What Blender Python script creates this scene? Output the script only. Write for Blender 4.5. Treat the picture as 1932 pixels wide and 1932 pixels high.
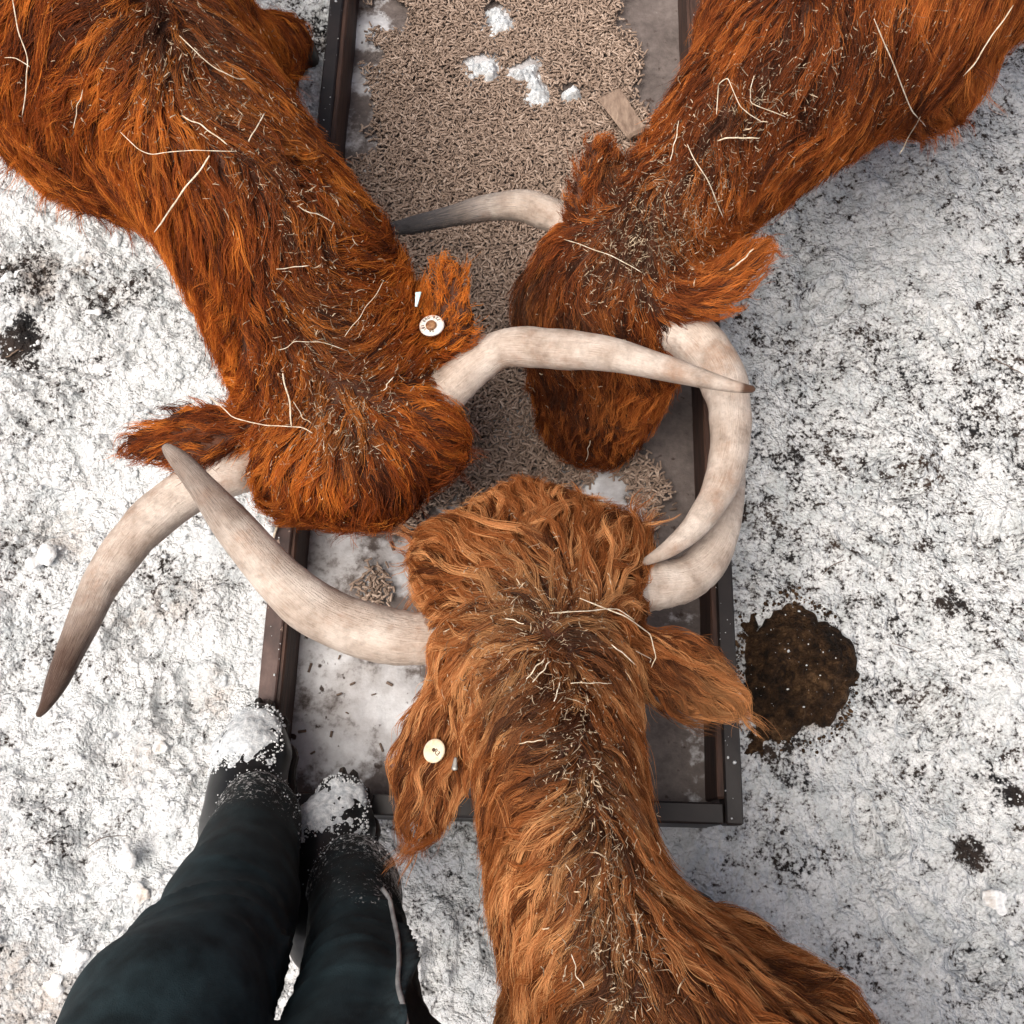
import bpy, math, random
import numpy as np
from mathutils import Vector, Matrix, kdtree

random.seed(7)
RNG = np.random.default_rng(11)
for o in list(bpy.data.objects):
    bpy.data.objects.remove(o)
SC = bpy.context.scene
COL = SC.collection

# ------------------------------------------------------------------ camera
CAMZ, TILT = 1.85, math.radians(18.8)
F = 1932.0                                   # focal length in units of the 1932 px wide picture
cam_d = bpy.data.cameras.new('camera')
cam_d.sensor_width = 36.0
cam_d.lens = 36.0
cam_d.clip_start = 0.02
cam_d.clip_end = 500
cam = bpy.data.objects.new('camera', cam_d)
COL.objects.link(cam)
cam.location = (0, 0, CAMZ)
cam.rotation_euler = (TILT, 0, 0)
SC.camera = cam

# ------------------------------------------------------------------ world, sun, exposure
SUN_FROM = Vector((-0.36, -0.26, 0.95)).normalized()
world = bpy.data.worlds.new('World')
SC.world = world
world.use_nodes = True
wn = world.node_tree.nodes
sky = wn.new('ShaderNodeTexSky')
sky.sky_type = 'NISHITA'
sky.sun_disc = False
sky.sun_elevation = math.asin(SUN_FROM.z)
sky.sun_rotation = math.atan2(SUN_FROM.x, SUN_FROM.y)
sky.air_density = 0.35
sky.dust_density = 6.0
sky.ozone_density = 0.3
bg = wn['Background']
bg.inputs['Strength'].default_value = 0.105
world.node_tree.links.new(sky.outputs[0], bg.inputs['Color'])
sun_d = bpy.data.lights.new('sun', 'SUN')
sun_d.energy = 2.1
sun_d.angle = math.radians(46)
sun_d.color = (1.0, 0.94, 0.86)
sun = bpy.data.objects.new('sun', sun_d)
COL.objects.link(sun)
sun.rotation_euler = SUN_FROM.to_track_quat('Z', 'Y').to_euler()

SC.view_settings.view_transform = 'Standard'
SC.view_settings.look = 'None'
SC.view_settings.exposure = 0.55
SC.view_settings.gamma = 1.0
SC.render.engine = 'CYCLES'
SC.cycles.use_denoising = True
SC.cycles.max_bounces = 5
SC.cycles.diffuse_bounces = 3
SC.cycles.glossy_bounces = 3
SC.cycles.transmission_bounces = 3
SC.cycles.use_adaptive_sampling = True
SC.cycles.adaptive_threshold = 0.03
try:
    SC.cycles_curves.shape = 'RIBBONS'
    SC.cycles_curves.subdivisions = 1
except Exception:
    pass

# ------------------------------------------------------------------ picture <-> place
CT, ST = math.cos(TILT), math.sin(TILT)
CR = np.array([1.0, 0, 0]); CU = np.array([0, CT, ST]); CF = np.array([0, ST, -CT])
CO = np.array([0, 0, CAMZ])


def P(x, y, z):
    """point at height z seen at (x, y) of the 1932 px picture"""
    u = (x - 966.0) / F; v = (966.0 - y) / F
    d = CF + u * CR + v * CU
    k = (z - CAMZ) / d[2]
    return CO + d * k


def rays(xy):
    u = (xy[:, 0] - 966.0) / F; v = (966.0 - xy[:, 1]) / F
    d = CF[None] + u[:, None] * CR[None] + v[:, None] * CU[None]
    return d / np.linalg.norm(d, axis=1)[:, None]


def proj(p):
    q = p - CO
    d = np.maximum(q @ CF, 0.05)
    return np.stack([966 + F * (q @ CR) / d, 966 - F * (q @ CU) / d], 1)


def unit(a):
    return a / (np.linalg.norm(a, axis=-1, keepdims=True) + 1e-12)


# ------------------------------------------------------------------ noise
_tab = RNG.random(65536).astype(np.float32)


def vn2(x, y, seed=0):
    xi = np.floor(x).astype(np.int64); yi = np.floor(y).astype(np.int64)
    fx = x - xi; fy = y - yi
    fx = fx * fx * (3 - 2 * fx); fy = fy * fy * (3 - 2 * fy)

    def h(a, b):
        return _tab[(a * 7919 + b * 104729 + seed * 31337 + ((a * b) & 1023) * 17) & 65535]
    return ((h(xi, yi) * (1 - fx) + h(xi + 1, yi) * fx) * (1 - fy) + (h(xi, yi + 1) * (1 - fx) + h(xi + 1, yi + 1) * fx) * fy) * 2 - 1


def vn3(p, s, seed=0):
    x, y, z = p[:, 0] * s, p[:, 1] * s, p[:, 2] * s
    return (vn2(x + 0.31 * z, y + 0.57 * z, seed) + vn2(y - 0.4 * x, z * 1.1 + 0.3 * y, seed + 5) + vn2(z - .2 * y, x + 0.45 * z, seed + 9)) / 1.8


def fbm2(x, y, n=4, seed=0):
    a, s, t = 1.0, 1.0, 0
    for i in range(n):
        t = t + a * vn2(x * s, y * s, seed + i * 3)
        a *= .5; s *= 2.07
    return t


def worley(x, y, seed=0):
    """distance to the nearest and second nearest of jittered cell points"""
    xi = np.floor(x).astype(np.int64); yi = np.floor(y).astype(np.int64)
    f1 = np.full(x.shape, 9.0); f2 = f1.copy()
    for i in (-1, 0, 1):
        for j in (-1, 0, 1):
            a, b = xi + i, yi + j
            h = (a * 7919 + b * 104729 + seed * 31337 + ((a * b) & 1023) * 17)
            d = np.hypot(a + _tab[h & 65535] - x, b + _tab[(h * 3 + 77) & 65535] - y)
            f2 = np.where(d < f1, f1, np.minimum(f2, d)); f1 = np.minimum(f1, d)
    return f1, f2


# ------------------------------------------------------------------ meshes
def mesh_obj(name, verts, faces, mat=None, parent=None, smooth=True):
    """faces: (n,3) or (n,4) array, or a list of such"""
    me = bpy.data.meshes.new(name)
    verts = np.asarray(verts, np.float32)
    if not isinstance(faces, list):
        faces = [faces]
    faces = [np.asarray(f, np.int32) for f in faces if len(f)]
    me.vertices.add(len(verts)); me.vertices.foreach_set('co', verts.ravel())
    lv = np.concatenate([f.ravel() for f in faces])
    tot = np.concatenate([np.full(len(f), f.shape[1], np.int32) for f in faces])
    st = np.concatenate([[0], np.cumsum(tot)[:-1]]).astype(np.int32)
    me.loops.add(len(lv)); me.loops.foreach_set('vertex_index', lv)
    me.polygons.add(len(tot)); me.polygons.foreach_set('loop_start', st); me.polygons.foreach_set('loop_total', tot)
    me.polygons.foreach_set('use_smooth', np.full(len(tot), smooth))
    me.update(calc_edges=True)
    me.validate()
    ob = bpy.data.objects.new(name, me)
    COL.objects.link(ob)
    if mat:
        me.materials.append(mat)
    if parent:
        ob.parent = parent
    return ob


def vattr(ob, name, vals):
    a = ob.data.attributes.new(name, 'FLOAT', 'POINT')
    a.data.foreach_set('value', np.asarray(vals, np.float32))


def tag(o, label=None, cat=None, group=None, kind=None):
    if label: o['label'] = label
    if cat: o['category'] = cat
    if group: o['group'] = group
    if kind: o['kind'] = kind
    return o


def empty(name, loc=(0, 0, 0)):
    o = bpy.data.objects.new(name, None)
    o.location = loc
    o.empty_display_size = .05
    COL.objects.link(o)
    return o


def adopt(child, par):
    """parent while keeping the world-space coordinates of the child's mesh"""
    child.parent = par
    child.matrix_parent_inverse = Matrix.Translation(-Vector(par.location))
    return child


def rect(x0, x1, y0, y1, z0, z1, bev=0.003, jit=0.0, seed=0):
    """bevelled box as verts, quads (rings stacked along y so that edges can wobble)"""
    n = max(2, int((y1 - y0) / 0.05))
    ys = np.linspace(y0, y1, n)
    ys = np.concatenate([[y0], ys[:1] + bev, ys[1:-1], ys[-1:] - bev, [y1]])
    prof = np.array([[x0 + bev, z0], [x1 - bev, z0], [x1, z0 + bev], [x1, z1 - bev], [x1 - bev, z1], [x0 + bev, z1], [x0, z1 - bev], [x0, z0 + bev]])
    c = prof.mean(0)
    V = []
    for i, y in enumerate(ys):
        s = prof.copy()
        if i in (0, len(ys) - 1):
            s = c + np.sign(s - c) * (np.abs(s - c) - bev)
        w = jit * np.array([vn2(np.array([y * 9.1]), np.array([k * 3.3]), seed)[0] for k in range(16)]).reshape(8, 2) if jit else 0
        V.append(np.column_stack([s[:, 0], np.full(8, y), s[:, 1]]) + (np.column_stack([w[:, 0], np.zeros(8), w[:, 1]]) if jit else 0))
    V = np.concatenate(V); m = len(ys)
    Q = []
    for i in range(m - 1):
        for k in range(8):
            Q.append([i * 8 + k, (i + 1) * 8 + k, (i + 1) * 8 + (k + 1) % 8, i * 8 + (k + 1) % 8])
    T = []
    for k in range(1, 7):
        T.append([0, k, k + 1]); b = (m - 1) * 8; T.append([b, b + k + 1, b + k])
    return V, [np.array(Q), np.array(T)]


def tube(path, rad, sides=8, caps=True, flat=1.0):
    path = np.asarray(path, float); n = len(path)
    rad = np.broadcast_to(np.asarray(rad, float), (n,))
    t = unit(np.gradient(path, axis=0))
    up = np.array([0, 0, 1.0]) if abs(t[0, 2]) < .9 else np.array([1.0, 0, 0])
    V = []; fr = unit(np.cross(t[0], up))
    for i in range(n):
        fr = unit(fr - t[i] * (fr @ t[i])); b = np.cross(t[i], fr)
        a = np.arange(sides) * 2 * math.pi / sides
        V.append(path[i] + rad[i] * (np.cos(a)[:, None] * fr + np.sin(a)[:, None] * b * flat))
    V = np.concatenate(V)
    i = np.arange(n - 1)[:, None] * sides; k = np.arange(sides)[None]
    k2 = (k + 1) % sides
    Q = np.stack([i + k, i + k2, i + sides + k2, i + sides + k], -1).reshape(-1, 4)
    T = []
    if caps:
        V = np.concatenate([V, path[:1], path[-1:]]); c0, c1 = n * sides, n * sides + 1
        for k in range(sides):
            T.append([c0, (k + 1) % sides, k]); b = (n - 1) * sides; T.append([c1, b + k, b + (k + 1) % sides])
    return V, [Q, np.array(T, int).reshape(-1, 3)]


def spline(pts, n):
    """Catmull-Rom through pts (k, d), n samples"""
    pts = np.asarray(pts, float)
    p = np.concatenate([2 * pts[:1] - pts[1:2], pts, 2 * pts[-1:] - pts[-2:-1]])
    u = np.linspace(0, len(pts) - 1 - 1e-6, n); i = u.astype(int); f = (u - i)[:, None]
    a, b, c, d = p[i], p[i + 1], p[i + 2], p[i + 3]
    return .5 * (2 * b + (c - a) * f + (2 * a - 5 * b + 4 * c - d) * f ** 2 + (3 * b - a - 3 * c + d) * f ** 3)


# ------------------------------------------------------------------ soft bodies from distance fields
class Field:
    def __init__(self, k=.035):
        self.pr = []; self.k = k

    def seg(self, a, b, l, ra, rb, k=None):
        """elliptic limb from a to b; l: sideways vector; ra/rb = (half width, half height)"""
        a = np.asarray(a, float); b = np.asarray(b, float); t = b - a; L = np.linalg.norm(t); th = t / L
        l = np.asarray(l, float); l = unit(l - th * (l @ th)); v = np.cross(th, l)
        self.pr.append((a, t, L, th, l, v, ra, rb, k or self.k))

    def chain(self, S, k=None):
        for s0, s1 in zip(S[:-1], S[1:]):
            self.seg(s0[0], s1[0], (s0[1] + s1[1]) * .5, (s0[2], s0[3]), (s1[2], s1[3]), k)

    def one(self, pr, p):
        a, t, L, th, l, v, ra, rb, k = pr
        w = p - a
        x = w @ th
        h = np.clip(x / L, 0, 1)
        ql, qv, qt = w @ l, w @ v, x - h * L
        rl = ra[0] + (rb[0] - ra[0]) * h; rv = ra[1] + (rb[1] - ra[1]) * h; rt = (rl + rv) * .5
        k0 = np.sqrt((ql / rl) ** 2 + (qv / rv) ** 2 + (qt / rt) ** 2) + 1e-6
        k1 = np.sqrt((ql / rl ** 2) ** 2 + (qv / rv ** 2) ** 2 + (qt / rt ** 2) ** 2) + 1e-6
        return np.where(k0 < .05, -np.minimum(rl, rv), k0 * (k0 - 1) / k1)

    def __call__(self, p):
        d = None
        for pr in self.pr:
            e = self.one(pr, p)
            if d is None: d = e; continue
            h = np.clip(.5 + .5 * (d - e) / pr[8], 0, 1)
            d = d + (e - d) * h - pr[8] * h * (1 - h)
        return d

    def grad(self, p, e=.004):
        g = np.zeros_like(p)
        for k in ((1, -1, -1), (-1, -1, 1), (-1, 1, -1), (1, 1, 1)):
            k = np.array(k, float)
            g += self(p + e * k)[:, None] * k
        return unit(g)

    def box(self, m=.03):
        lo = np.min([np.minimum(q[0], q[0] + q[1]) - max(*q[6], *q[7]) for q in self.pr], 0) - m
        hi = np.max([np.maximum(q[0], q[0] + q[1]) + max(*q[6], *q[7]) for q in self.pr], 0) + m
        return lo, hi

    def mesh(self, vox):
        lo, hi = self.box(vox * 3)
        n = np.ceil((hi - lo) / vox).astype(int) + 1
        ax = [lo[i] + vox * np.arange(n[i]) for i in range(3)]
        G = np.full(n, .25)
        for pr in self.pr:
            r = max(*pr[6], *pr[7]) + .09
            a0 = np.minimum(pr[0], pr[0] + pr[1]) - r; a1 = np.maximum(pr[0], pr[0] + pr[1]) + r
            s = [slice(max(0, int((a0[i] - lo[i]) / vox)), min(n[i], int((a1[i] - lo[i]) / vox) + 2)) for i in range(3)]
            X, Y, Z = np.meshgrid(ax[0][s[0]], ax[1][s[1]], ax[2][s[2]], indexing='ij')
            e = self.one(pr, np.stack([X.ravel(), Y.ravel(), Z.ravel()], 1)).reshape(X.shape)
            d = G[s[0], s[1], s[2]]
            h = np.clip(.5 + .5 * (d - e) / pr[8], 0, 1)
            G[s[0], s[1], s[2]] = d + (e - d) * h - pr[8] * h * (1 - h)
        V, Q = surface_nets(G, lo, vox)
        for _ in range(2):
            V = V - self.grad(V) * np.clip(self(V), -vox, vox)[:, None]
        return V, Q


def surface_nets(G, lo, vox):
    S = G < 0
    c = [S[i:S.shape[0] - 1 + i, j:S.shape[1] - 1 + j, k:S.shape[2] - 1 + k] for i in (0, 1) for j in (0, 1) for k in (0, 1)]
    sm = sum(x.astype(np.int8) for x in c)
    act = (sm > 0) & (sm < 8)
    ID = np.full(act.shape, -1, np.int64); idx = np.argwhere(act); ID[act] = np.arange(len(idx))
    acc = np.zeros((len(idx), 3)); cnt = np.zeros(len(idx))
    for axis in range(3):
        for o1 in (0, 1):
            for o2 in (0, 1):
                off = np.zeros(3, int); ot = [a for a in range(3) if a != axis]
                off[ot[0]] = o1; off[ot[1]] = o2
                A = idx + off; B = A.copy(); B[:, axis] += 1
                fa = G[A[:, 0], A[:, 1], A[:, 2]]; fb = G[B[:, 0], B[:, 1], B[:, 2]]
                m = (fa < 0) != (fb < 0)
                t = np.where(m, fa / (fa - fb + 1e-12), 0)
                p = off[None].repeat(len(idx), 0).astype(float); p[:, axis] += t
                acc[m] += p[m]; cnt[m] += 1
    V = lo + vox * (idx + acc / cnt[:, None])
    Q = []
    for axis in range(3):
        sl = [slice(1, -1)] * 3; sl[axis] = slice(0, -1)
        sh = list(sl); sh[axis] = slice(1, None)
        a = S[tuple(sl)]; b = S[tuple(sh)]
        e = np.argwhere(a != b); flip = a[a != b]
        o = np.ones(3, int); o[axis] = 0; e = e + o
        u, w = [(1, 2), (2, 0), (0, 1)][axis]
        du = np.zeros(3, int); du[u] = 1; dw = np.zeros(3, int); dw[w] = 1
        ids = [ID[tuple((e - s1 * du - s2 * dw).T)] for s1, s2 in ((0, 0), (1, 0), (1, 1), (0, 1))]
        q = np.stack(ids, 1); q[~flip] = q[~flip][:, ::-1]
        Q.append(q)
    Q = np.concatenate(Q)
    return V, Q[(Q >= 0).all(1)]


def trace(field, xy, n=48):
    """where the view rays through picture points xy meet a body"""
    d = rays(np.asarray(xy, float)); p = CO + d * .35
    for _ in range(n):
        p = p + d * np.clip(field(p), -.02, .2)[:, None] * .8
    ok = np.abs(field(p)) < .01
    return p, field.grad(p), ok


# ------------------------------------------------------------------ materials
def mat(name):
    m = bpy.data.materials.new(name); m.use_nodes = True
    nt = m.node_tree
    return m, nt.nodes, nt.links, nt.nodes['Principled BSDF']


def N(nodes, kind, **kw):
    n = nodes.new(kind)
    for k, v in kw.items():
        if k in n.inputs: n.inputs[k].default_value = v
        else: setattr(n, k, v)
    return n


def ramp(nodes, stops, interp='LINEAR'):
    r = nodes.new('ShaderNodeValToRGB'); r.color_ramp.interpolation = interp
    e = r.color_ramp.elements
    while len(e) < len(stops): e.new(.5)
    for x, (p, c) in zip(e, stops):
        x.position = p; x.color = (*c, 1) if len(c) == 3 else c
    return r


def mixc(nodes, links, fac, a, b, blend='MIX'):
    m = nodes.new('ShaderNodeMix'); m.data_type = 'RGBA'; m.blend_type = blend
    for s, v in ((m.inputs['Factor'], fac), (m.inputs[6], a), (m.inputs[7], b)):
        if hasattr(v, 'is_linked'): links.new(v, s)
        elif isinstance(v, (int, float)): s.default_value = v
        else: s.default_value = (*v, 1)
    return m.outputs[2]


def objnoise(nodes, links, scale, detail=4, rough=.55, stretch=None, coord='Object'):
    tc = nodes.new('ShaderNodeTexCoord'); src = tc.outputs[coord]
    if stretch:
        mp = nodes.new('ShaderNodeMapping'); mp.inputs['Scale'].default_value = stretch
        links.new(src, mp.inputs[0]); src = mp.outputs[0]
    n = N(nodes, 'ShaderNodeTexNoise', Scale=scale, Detail=detail, Roughness=rough)
    links.new(src, n.inputs['Vector'])
    return n.outputs['Fac']


def bump(nodes, links, bsdf, height, strength=.5, dist=.004):
    b = N(nodes, 'ShaderNodeBump', Strength=strength, Distance=dist)
    links.new(height, b.inputs['Height']); links.new(b.outputs[0], bsdf.inputs['Normal'])


def mathn(nodes, links, op, a, b=None):
    m = nodes.new('ShaderNodeMath'); m.operation = op
    for s, v in zip(m.inputs, (a, b)):
        if v is None: continue
        if hasattr(v, 'is_linked'): links.new(v, s)
        else: s.default_value = v
    return m.outputs[0]


def snow_ground_material():
    m, n, l, b = mat('trampled_snow')
    at = n.new('ShaderNodeAttribute'); at.attribute_name = 'dirt'
    at2 = n.new('ShaderNodeAttribute'); at2.attribute_name = 'tan'
    tc = n.new('ShaderNodeTexCoord')
    fine = objnoise(n, l, 165, 4, .62)
    mid = objnoise(n, l, 44, 4, .65)
    clus = objnoise(n, l, 9, 3, .6)
    warp = N(n, 'ShaderNodeTexNoise', Scale=45, Detail=3); l.new(tc.outputs['Object'], warp.inputs['Vector'])
    wv = n.new('ShaderNodeVectorMath'); wv.operation = 'MULTIPLY_ADD'; wv.inputs[1].default_value = (.022, .022, .022)
    l.new(warp.outputs['Color'], wv.inputs[0]); l.new(tc.outputs['Object'], wv.inputs[2])
    vo = N(n, 'ShaderNodeTexVoronoi', Scale=62); l.new(wv.outputs[0], vo.inputs['Vector'])
    vo2 = N(n, 'ShaderNodeTexVoronoi', Scale=150); l.new(wv.outputs[0], vo2.inputs['Vector'])
    s = mathn(n, l, 'ADD', mathn(n, l, 'MULTIPLY', fine, .50), mathn(n, l, 'MULTIPLY', mid, .36))
    s = mathn(n, l, 'ADD', s, mathn(n, l, 'MULTIPLY', clus, .14))
    s = mathn(n, l, 'ADD', s, mathn(n, l, 'MULTIPLY', mathn(n, l, 'SUBTRACT', vo.outputs['Distance'], .45), .15))
    s = mathn(n, l, 'ADD', s, mathn(n, l, 'MULTIPLY', mathn(n, l, 'SUBTRACT', vo2.outputs['Distance'], .45), .08))
    s = mathn(n, l, 'ADD', s, at.outputs['Fac'])
    r = ramp(n, [(.585, (0, 0, 0)), (.66, (1, 1, 1))]); l.new(s, r.inputs[0])
    wht = ramp(n, [(.3, (.58, .625, .64)), (.58, (.86, .885, .89))]); l.new(objnoise(n, l, 20, 5, .65), wht.inputs[0])
    tanf = mathn(n, l, 'MULTIPLY', at2.outputs['Fac'], objnoise(n, l, 40, 5, .7))
    tr = ramp(n, [(.20, (0, 0, 0)), (.46, (1, 1, 1))]); l.new(tanf, tr.inputs[0])
    c = mixc(n, l, mathn(n, l, 'MULTIPLY', tr.outputs[0], .8), wht.outputs[0], (.36, .255, .17))
    gr = ramp(n, [(.50, (0, 0, 0)), (.60, (1, 1, 1))]); l.new(s, gr.inputs[0])
    c = mixc(n, l, mathn(n, l, 'MULTIPLY', gr.outputs[0], .45), c, (.27, .265, .26))
    dk = ramp(n, [(.40, (.013, .013, .014)), (.70, (.05, .033, .024))]); l.new(objnoise(n, l, 9, 3), dk.inputs[0])
    c = mixc(n, l, r.outputs[0], c, dk.outputs[0])
    l.new(c, b.inputs['Base Color'])
    b.inputs['Roughness'].default_value = .8
    b.inputs['Specular IOR Level'].default_value = .25
    h = mathn(n, l, 'SUBTRACT', mathn(n, l, 'ADD', fine, mid), mathn(n, l, 'MULTIPLY', vo.outputs['Distance'], 1.1))
    h = mathn(n, l, 'SUBTRACT', h, mathn(n, l, 'MULTIPLY', vo2.outputs['Distance'], .5))
    bump(n, l, b, h, .9, .0085)
    return m


def simple(name, c0, c1, scale, rough=.7, bstr=.4, bdist=.003, stretch=None, detail=5, metallic=0, lo=.35, hi=.65, rr=.6):
    m, n, l, b = mat(name)
    f = objnoise(n, l, scale, detail, rr, stretch)
    r = ramp(n, [(lo, c0), (hi, c1)]); l.new(f, r.inputs[0])
    l.new(r.outputs[0], b.inputs['Base Color'])
    b.inputs['Roughness'].default_value = rough
    b.inputs['Metallic'].default_value = metallic
    if bstr: bump(n, l, b, f, bstr, bdist)
    return m


def hair_material():
    m = bpy.data.materials.new('fur_strands'); m.use_nodes = True
    n, l = m.node_tree.nodes, m.node_tree.links
    n.remove(n['Principled BSDF'])
    at = n.new('ShaderNodeAttribute'); at.attribute_name = 'hcol'
    info = n.new('ShaderNodeHairInfo')
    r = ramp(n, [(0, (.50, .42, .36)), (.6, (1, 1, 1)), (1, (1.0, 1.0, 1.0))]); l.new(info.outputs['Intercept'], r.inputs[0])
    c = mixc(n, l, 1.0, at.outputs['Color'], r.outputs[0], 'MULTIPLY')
    d = n.new('ShaderNodeBsdfDiffuse'); t = n.new('ShaderNodeBsdfTranslucent')
    l.new(c, d.inputs['Color']); l.new(c, t.inputs['Color'])
    mx = N(n, 'ShaderNodeMixShader'); mx.inputs[0].default_value = .35
    l.new(d.outputs[0], mx.inputs[1]); l.new(t.outputs[0], mx.inputs[2])
    h = n.new('ShaderNodeBsdfHair'); h.component = 'Reflection'
    h.inputs['Color'].default_value = (1.0, .82, .62, 1)
    h.inputs['RoughnessU'].default_value = .35; h.inputs['RoughnessV'].default_value = .8
    m2 = N(n, 'ShaderNodeMixShader'); m2.inputs[0].default_value = .03
    l.new(mx.outputs[0], m2.inputs[1]); l.new(h.outputs[0], m2.inputs[2])
    l.new(m2.outputs[0], n['Material Output'].inputs['Surface'])
    return m


def horn_material():
    m, n, l, b = mat('horn_keratin')
    t = n.new('ShaderNodeAttribute'); t.attribute_name = 'along'
    a = n.new('ShaderNodeAttribute'); a.attribute_name = 'around'
    dk = n.new('ShaderNodeAttribute'); dk.attribute_name = 'darkness'
    tn = n.new('ShaderNodeAttribute'); tn.attribute_name = 'blue'
    cx = n.new('ShaderNodeCombineXYZ'); l.new(t.outputs['Fac'], cx.inputs[0]); l.new(a.outputs['Fac'], cx.inputs[1])
    mp = n.new('ShaderNodeMapping'); mp.inputs['Scale'].default_value = (4, 5.5, 1); l.new(cx.outputs[0], mp.inputs[0])
    st = N(n, 'ShaderNodeTexNoise', Scale=9, Detail=6, Roughness=.65); l.new(mp.outputs[0], st.inputs['Vector'])
    blot = objnoise(n, l, 22, 4, .6)
    fine = objnoise(n, l, 160, 4, .6)
    c = ramp(n, [(.30, (.24, .175, .13)), (.43, (.50, .40, .325)), (.60, (.74, .65, .565))])
    l.new(mathn(n, l, 'ADD', mathn(n, l, 'MULTIPLY', st.outputs['Fac'], .42), mathn(n, l, 'MULTIPLY', blot, .58)), c.inputs[0])
    rust = ramp(n, [(.53, (0, 0, 0)), (.70, (1, 1, 1))]); l.new(objnoise(n, l, 13, 5, .7), rust.inputs[0])
    c1 = mixc(n, l, mathn(n, l, 'MULTIPLY', rust.outputs[0], .55), c.outputs[0], (.36, .17, .08))
    gm = ramp(n, [(.50, (0, 0, 0)), (.66, (1, 1, 1))]); l.new(mathn(n, l, 'ADD', mathn(n, l, 'MULTIPLY', objnoise(n, l, 34, 5, .7), .6), mathn(n, l, 'MULTIPLY', st.outputs['Fac'], .4)), gm.inputs[0])
    c1 = mixc(n, l, mathn(n, l, 'MULTIPLY', gm.outputs[0], .6), c1, (.20, .145, .105))
    tipc = mixc(n, l, tn.outputs['Fac'], (.10, .048, .026), (.055, .06, .068))
    df = mathn(n, l, 'ADD', dk.outputs['Fac'], mathn(n, l, 'MULTIPLY', mathn(n, l, 'SUBTRACT', st.outputs['Fac'], .5), 1.1))
    dr = ramp(n, [(.25, (0, 0, 0)), (.85, (1, 1, 1))]); l.new(df, dr.inputs[0])
    c2 = mixc(n, l, dr.outputs[0], c1, tipc)
    gr = ramp(n, [(.36, (1, 1, 1)), (.46, (0, 0, 0))]); l.new(fine, gr.inputs[0])
    c3 = mixc(n, l, mathn(n, l, 'MULTIPLY', gr.outputs[0], .16), c2, (.22, .16, .11))
    l.new(c3, b.inputs['Base Color'])
    b.inputs['Roughness'].default_value = .55
    bump(n, l, b, mathn(n, l, 'ADD', st.outputs['Fac'], mathn(n, l, 'MULTIPLY', fine, .5)), .8, .0035)
    return m


M = {}
M['ground'] = snow_ground_material()
M['crumb'] = simple('snow_crumb', (.60, .64, .66), (.80, .82, .82), 40, .6, .6, .003)
M['clod'] = simple('dirty_snow_clod', (.50, .43, .36), (.86, .88, .88), 28, .65, .9, .006, lo=.30, hi=.48)
M['hair'] = hair_material()
M['skin'] = simple('fur_base', (.030, .010, .003), (.12, .035, .010), 60, .8, .6, .006, lo=.3, hi=.7)
M['horn'] = horn_material()
M['metal'] = simple('painted_steel', (.006, .0045, .004), (.028, .019, .016), 18, .5, .25, .002, lo=.3, hi=.75)
M['wood'] = simple('trough_timber', (.016, .008, .006), (.085, .040, .025), 16, .72, .5, .003, stretch=(6, .7, 6), lo=.3, hi=.7)
M['pellet'] = None
M['straw'] = simple('straw', (.56, .44, .28), (.88, .79, .63), 140, .6, .3, .001)
M['chaff'] = simple('chaff', (.09, .055, .028), (.62, .48, .32), 70, .75, 0, lo=.42, hi=.62)
M['twig'] = simple('dry_twig', (.06, .04, .03), (.2, .14, .1), 60, .8, .3, .001)
M['tagplastic'] = simple('tag_plastic', (.62, .44, .22), (.80, .70, .52), 75, .45, .2, .001, lo=.25, hi=.5)
M['tagwhite'] = simple('tag_white', (.70, .58, .40), (.86, .82, .74), 60, .4, .15, .001, lo=.2, hi=.42)
M['tagink'] = simple('tag_ink', (.05, .02, .01), (.09, .04, .02), 50, .6, 0)
M['tagstud'] = simple('tag_stud', (.14, .05, .02), (.40, .22, .10), 90, .5, .3, .001)
M['tagblue'] = simple('tag_pale_blue', (.45, .72, .74), (.70, .88, .88), 80, .45, 0)
M['tagmetal'] = simple('tag_metal', (.20, .20, .18), (.42, .42, .39), 80, .4, .2, .001, metallic=.4)
M['rubber'] = simple('boot_rubber', (.005, .0055, .006), (.013, .014, .015), 40, .38, .15, .001)
M['sole'] = simple('boot_sole', (.012, .010, .009), (.05, .035, .025), 30, .8, .4, .003)
M['dust'] = simple('powder_snow', (.40, .44, .47), (.80, .83, .84), 120, .7, .9, .003)
M['hoof'] = simple('hoof_horn', (.012, .009, .008), (.05, .035, .028), 30, .5, .2, .001)
M['block'] = simple('weathered_wood', (.16, .105, .075), (.38, .28, .21), 34, .8, .6, .004, stretch=(3, 1, 3), lo=.3, hi=.7)
M['piping'] = simple('grey_piping', (.20, .20, .20), (.40, .40, .39), 60, .6, .2, .001)


def pellet_material():
    m, n, l, b = mat('feed_pellet')
    at = n.new('ShaderNodeAttribute'); at.attribute_name = 'tone'
    r = ramp(n, [(0, (.17, .12, .09)), (.5, (.36, .262, .198)), (1, (.58, .455, .365))]); l.new(at.outputs['Fac'], r.inputs[0])
    f = objnoise(n, l, 420, 3)
    c = mixc(n, l, .35, r.outputs[0], ramp_out(n, l, f, [(.3, (.4, .4, .4)), (.7, (1, 1, 1))]), 'MULTIPLY')
    l.new(c, b.inputs['Base Color']); b.inputs['Roughness'].default_value = .75
    return m


def ramp_out(n, l, src, stops):
    r = ramp(n, stops); l.new(src, r.inputs[0]); return r.outputs[0]


M['pellet'] = pellet_material()


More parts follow.
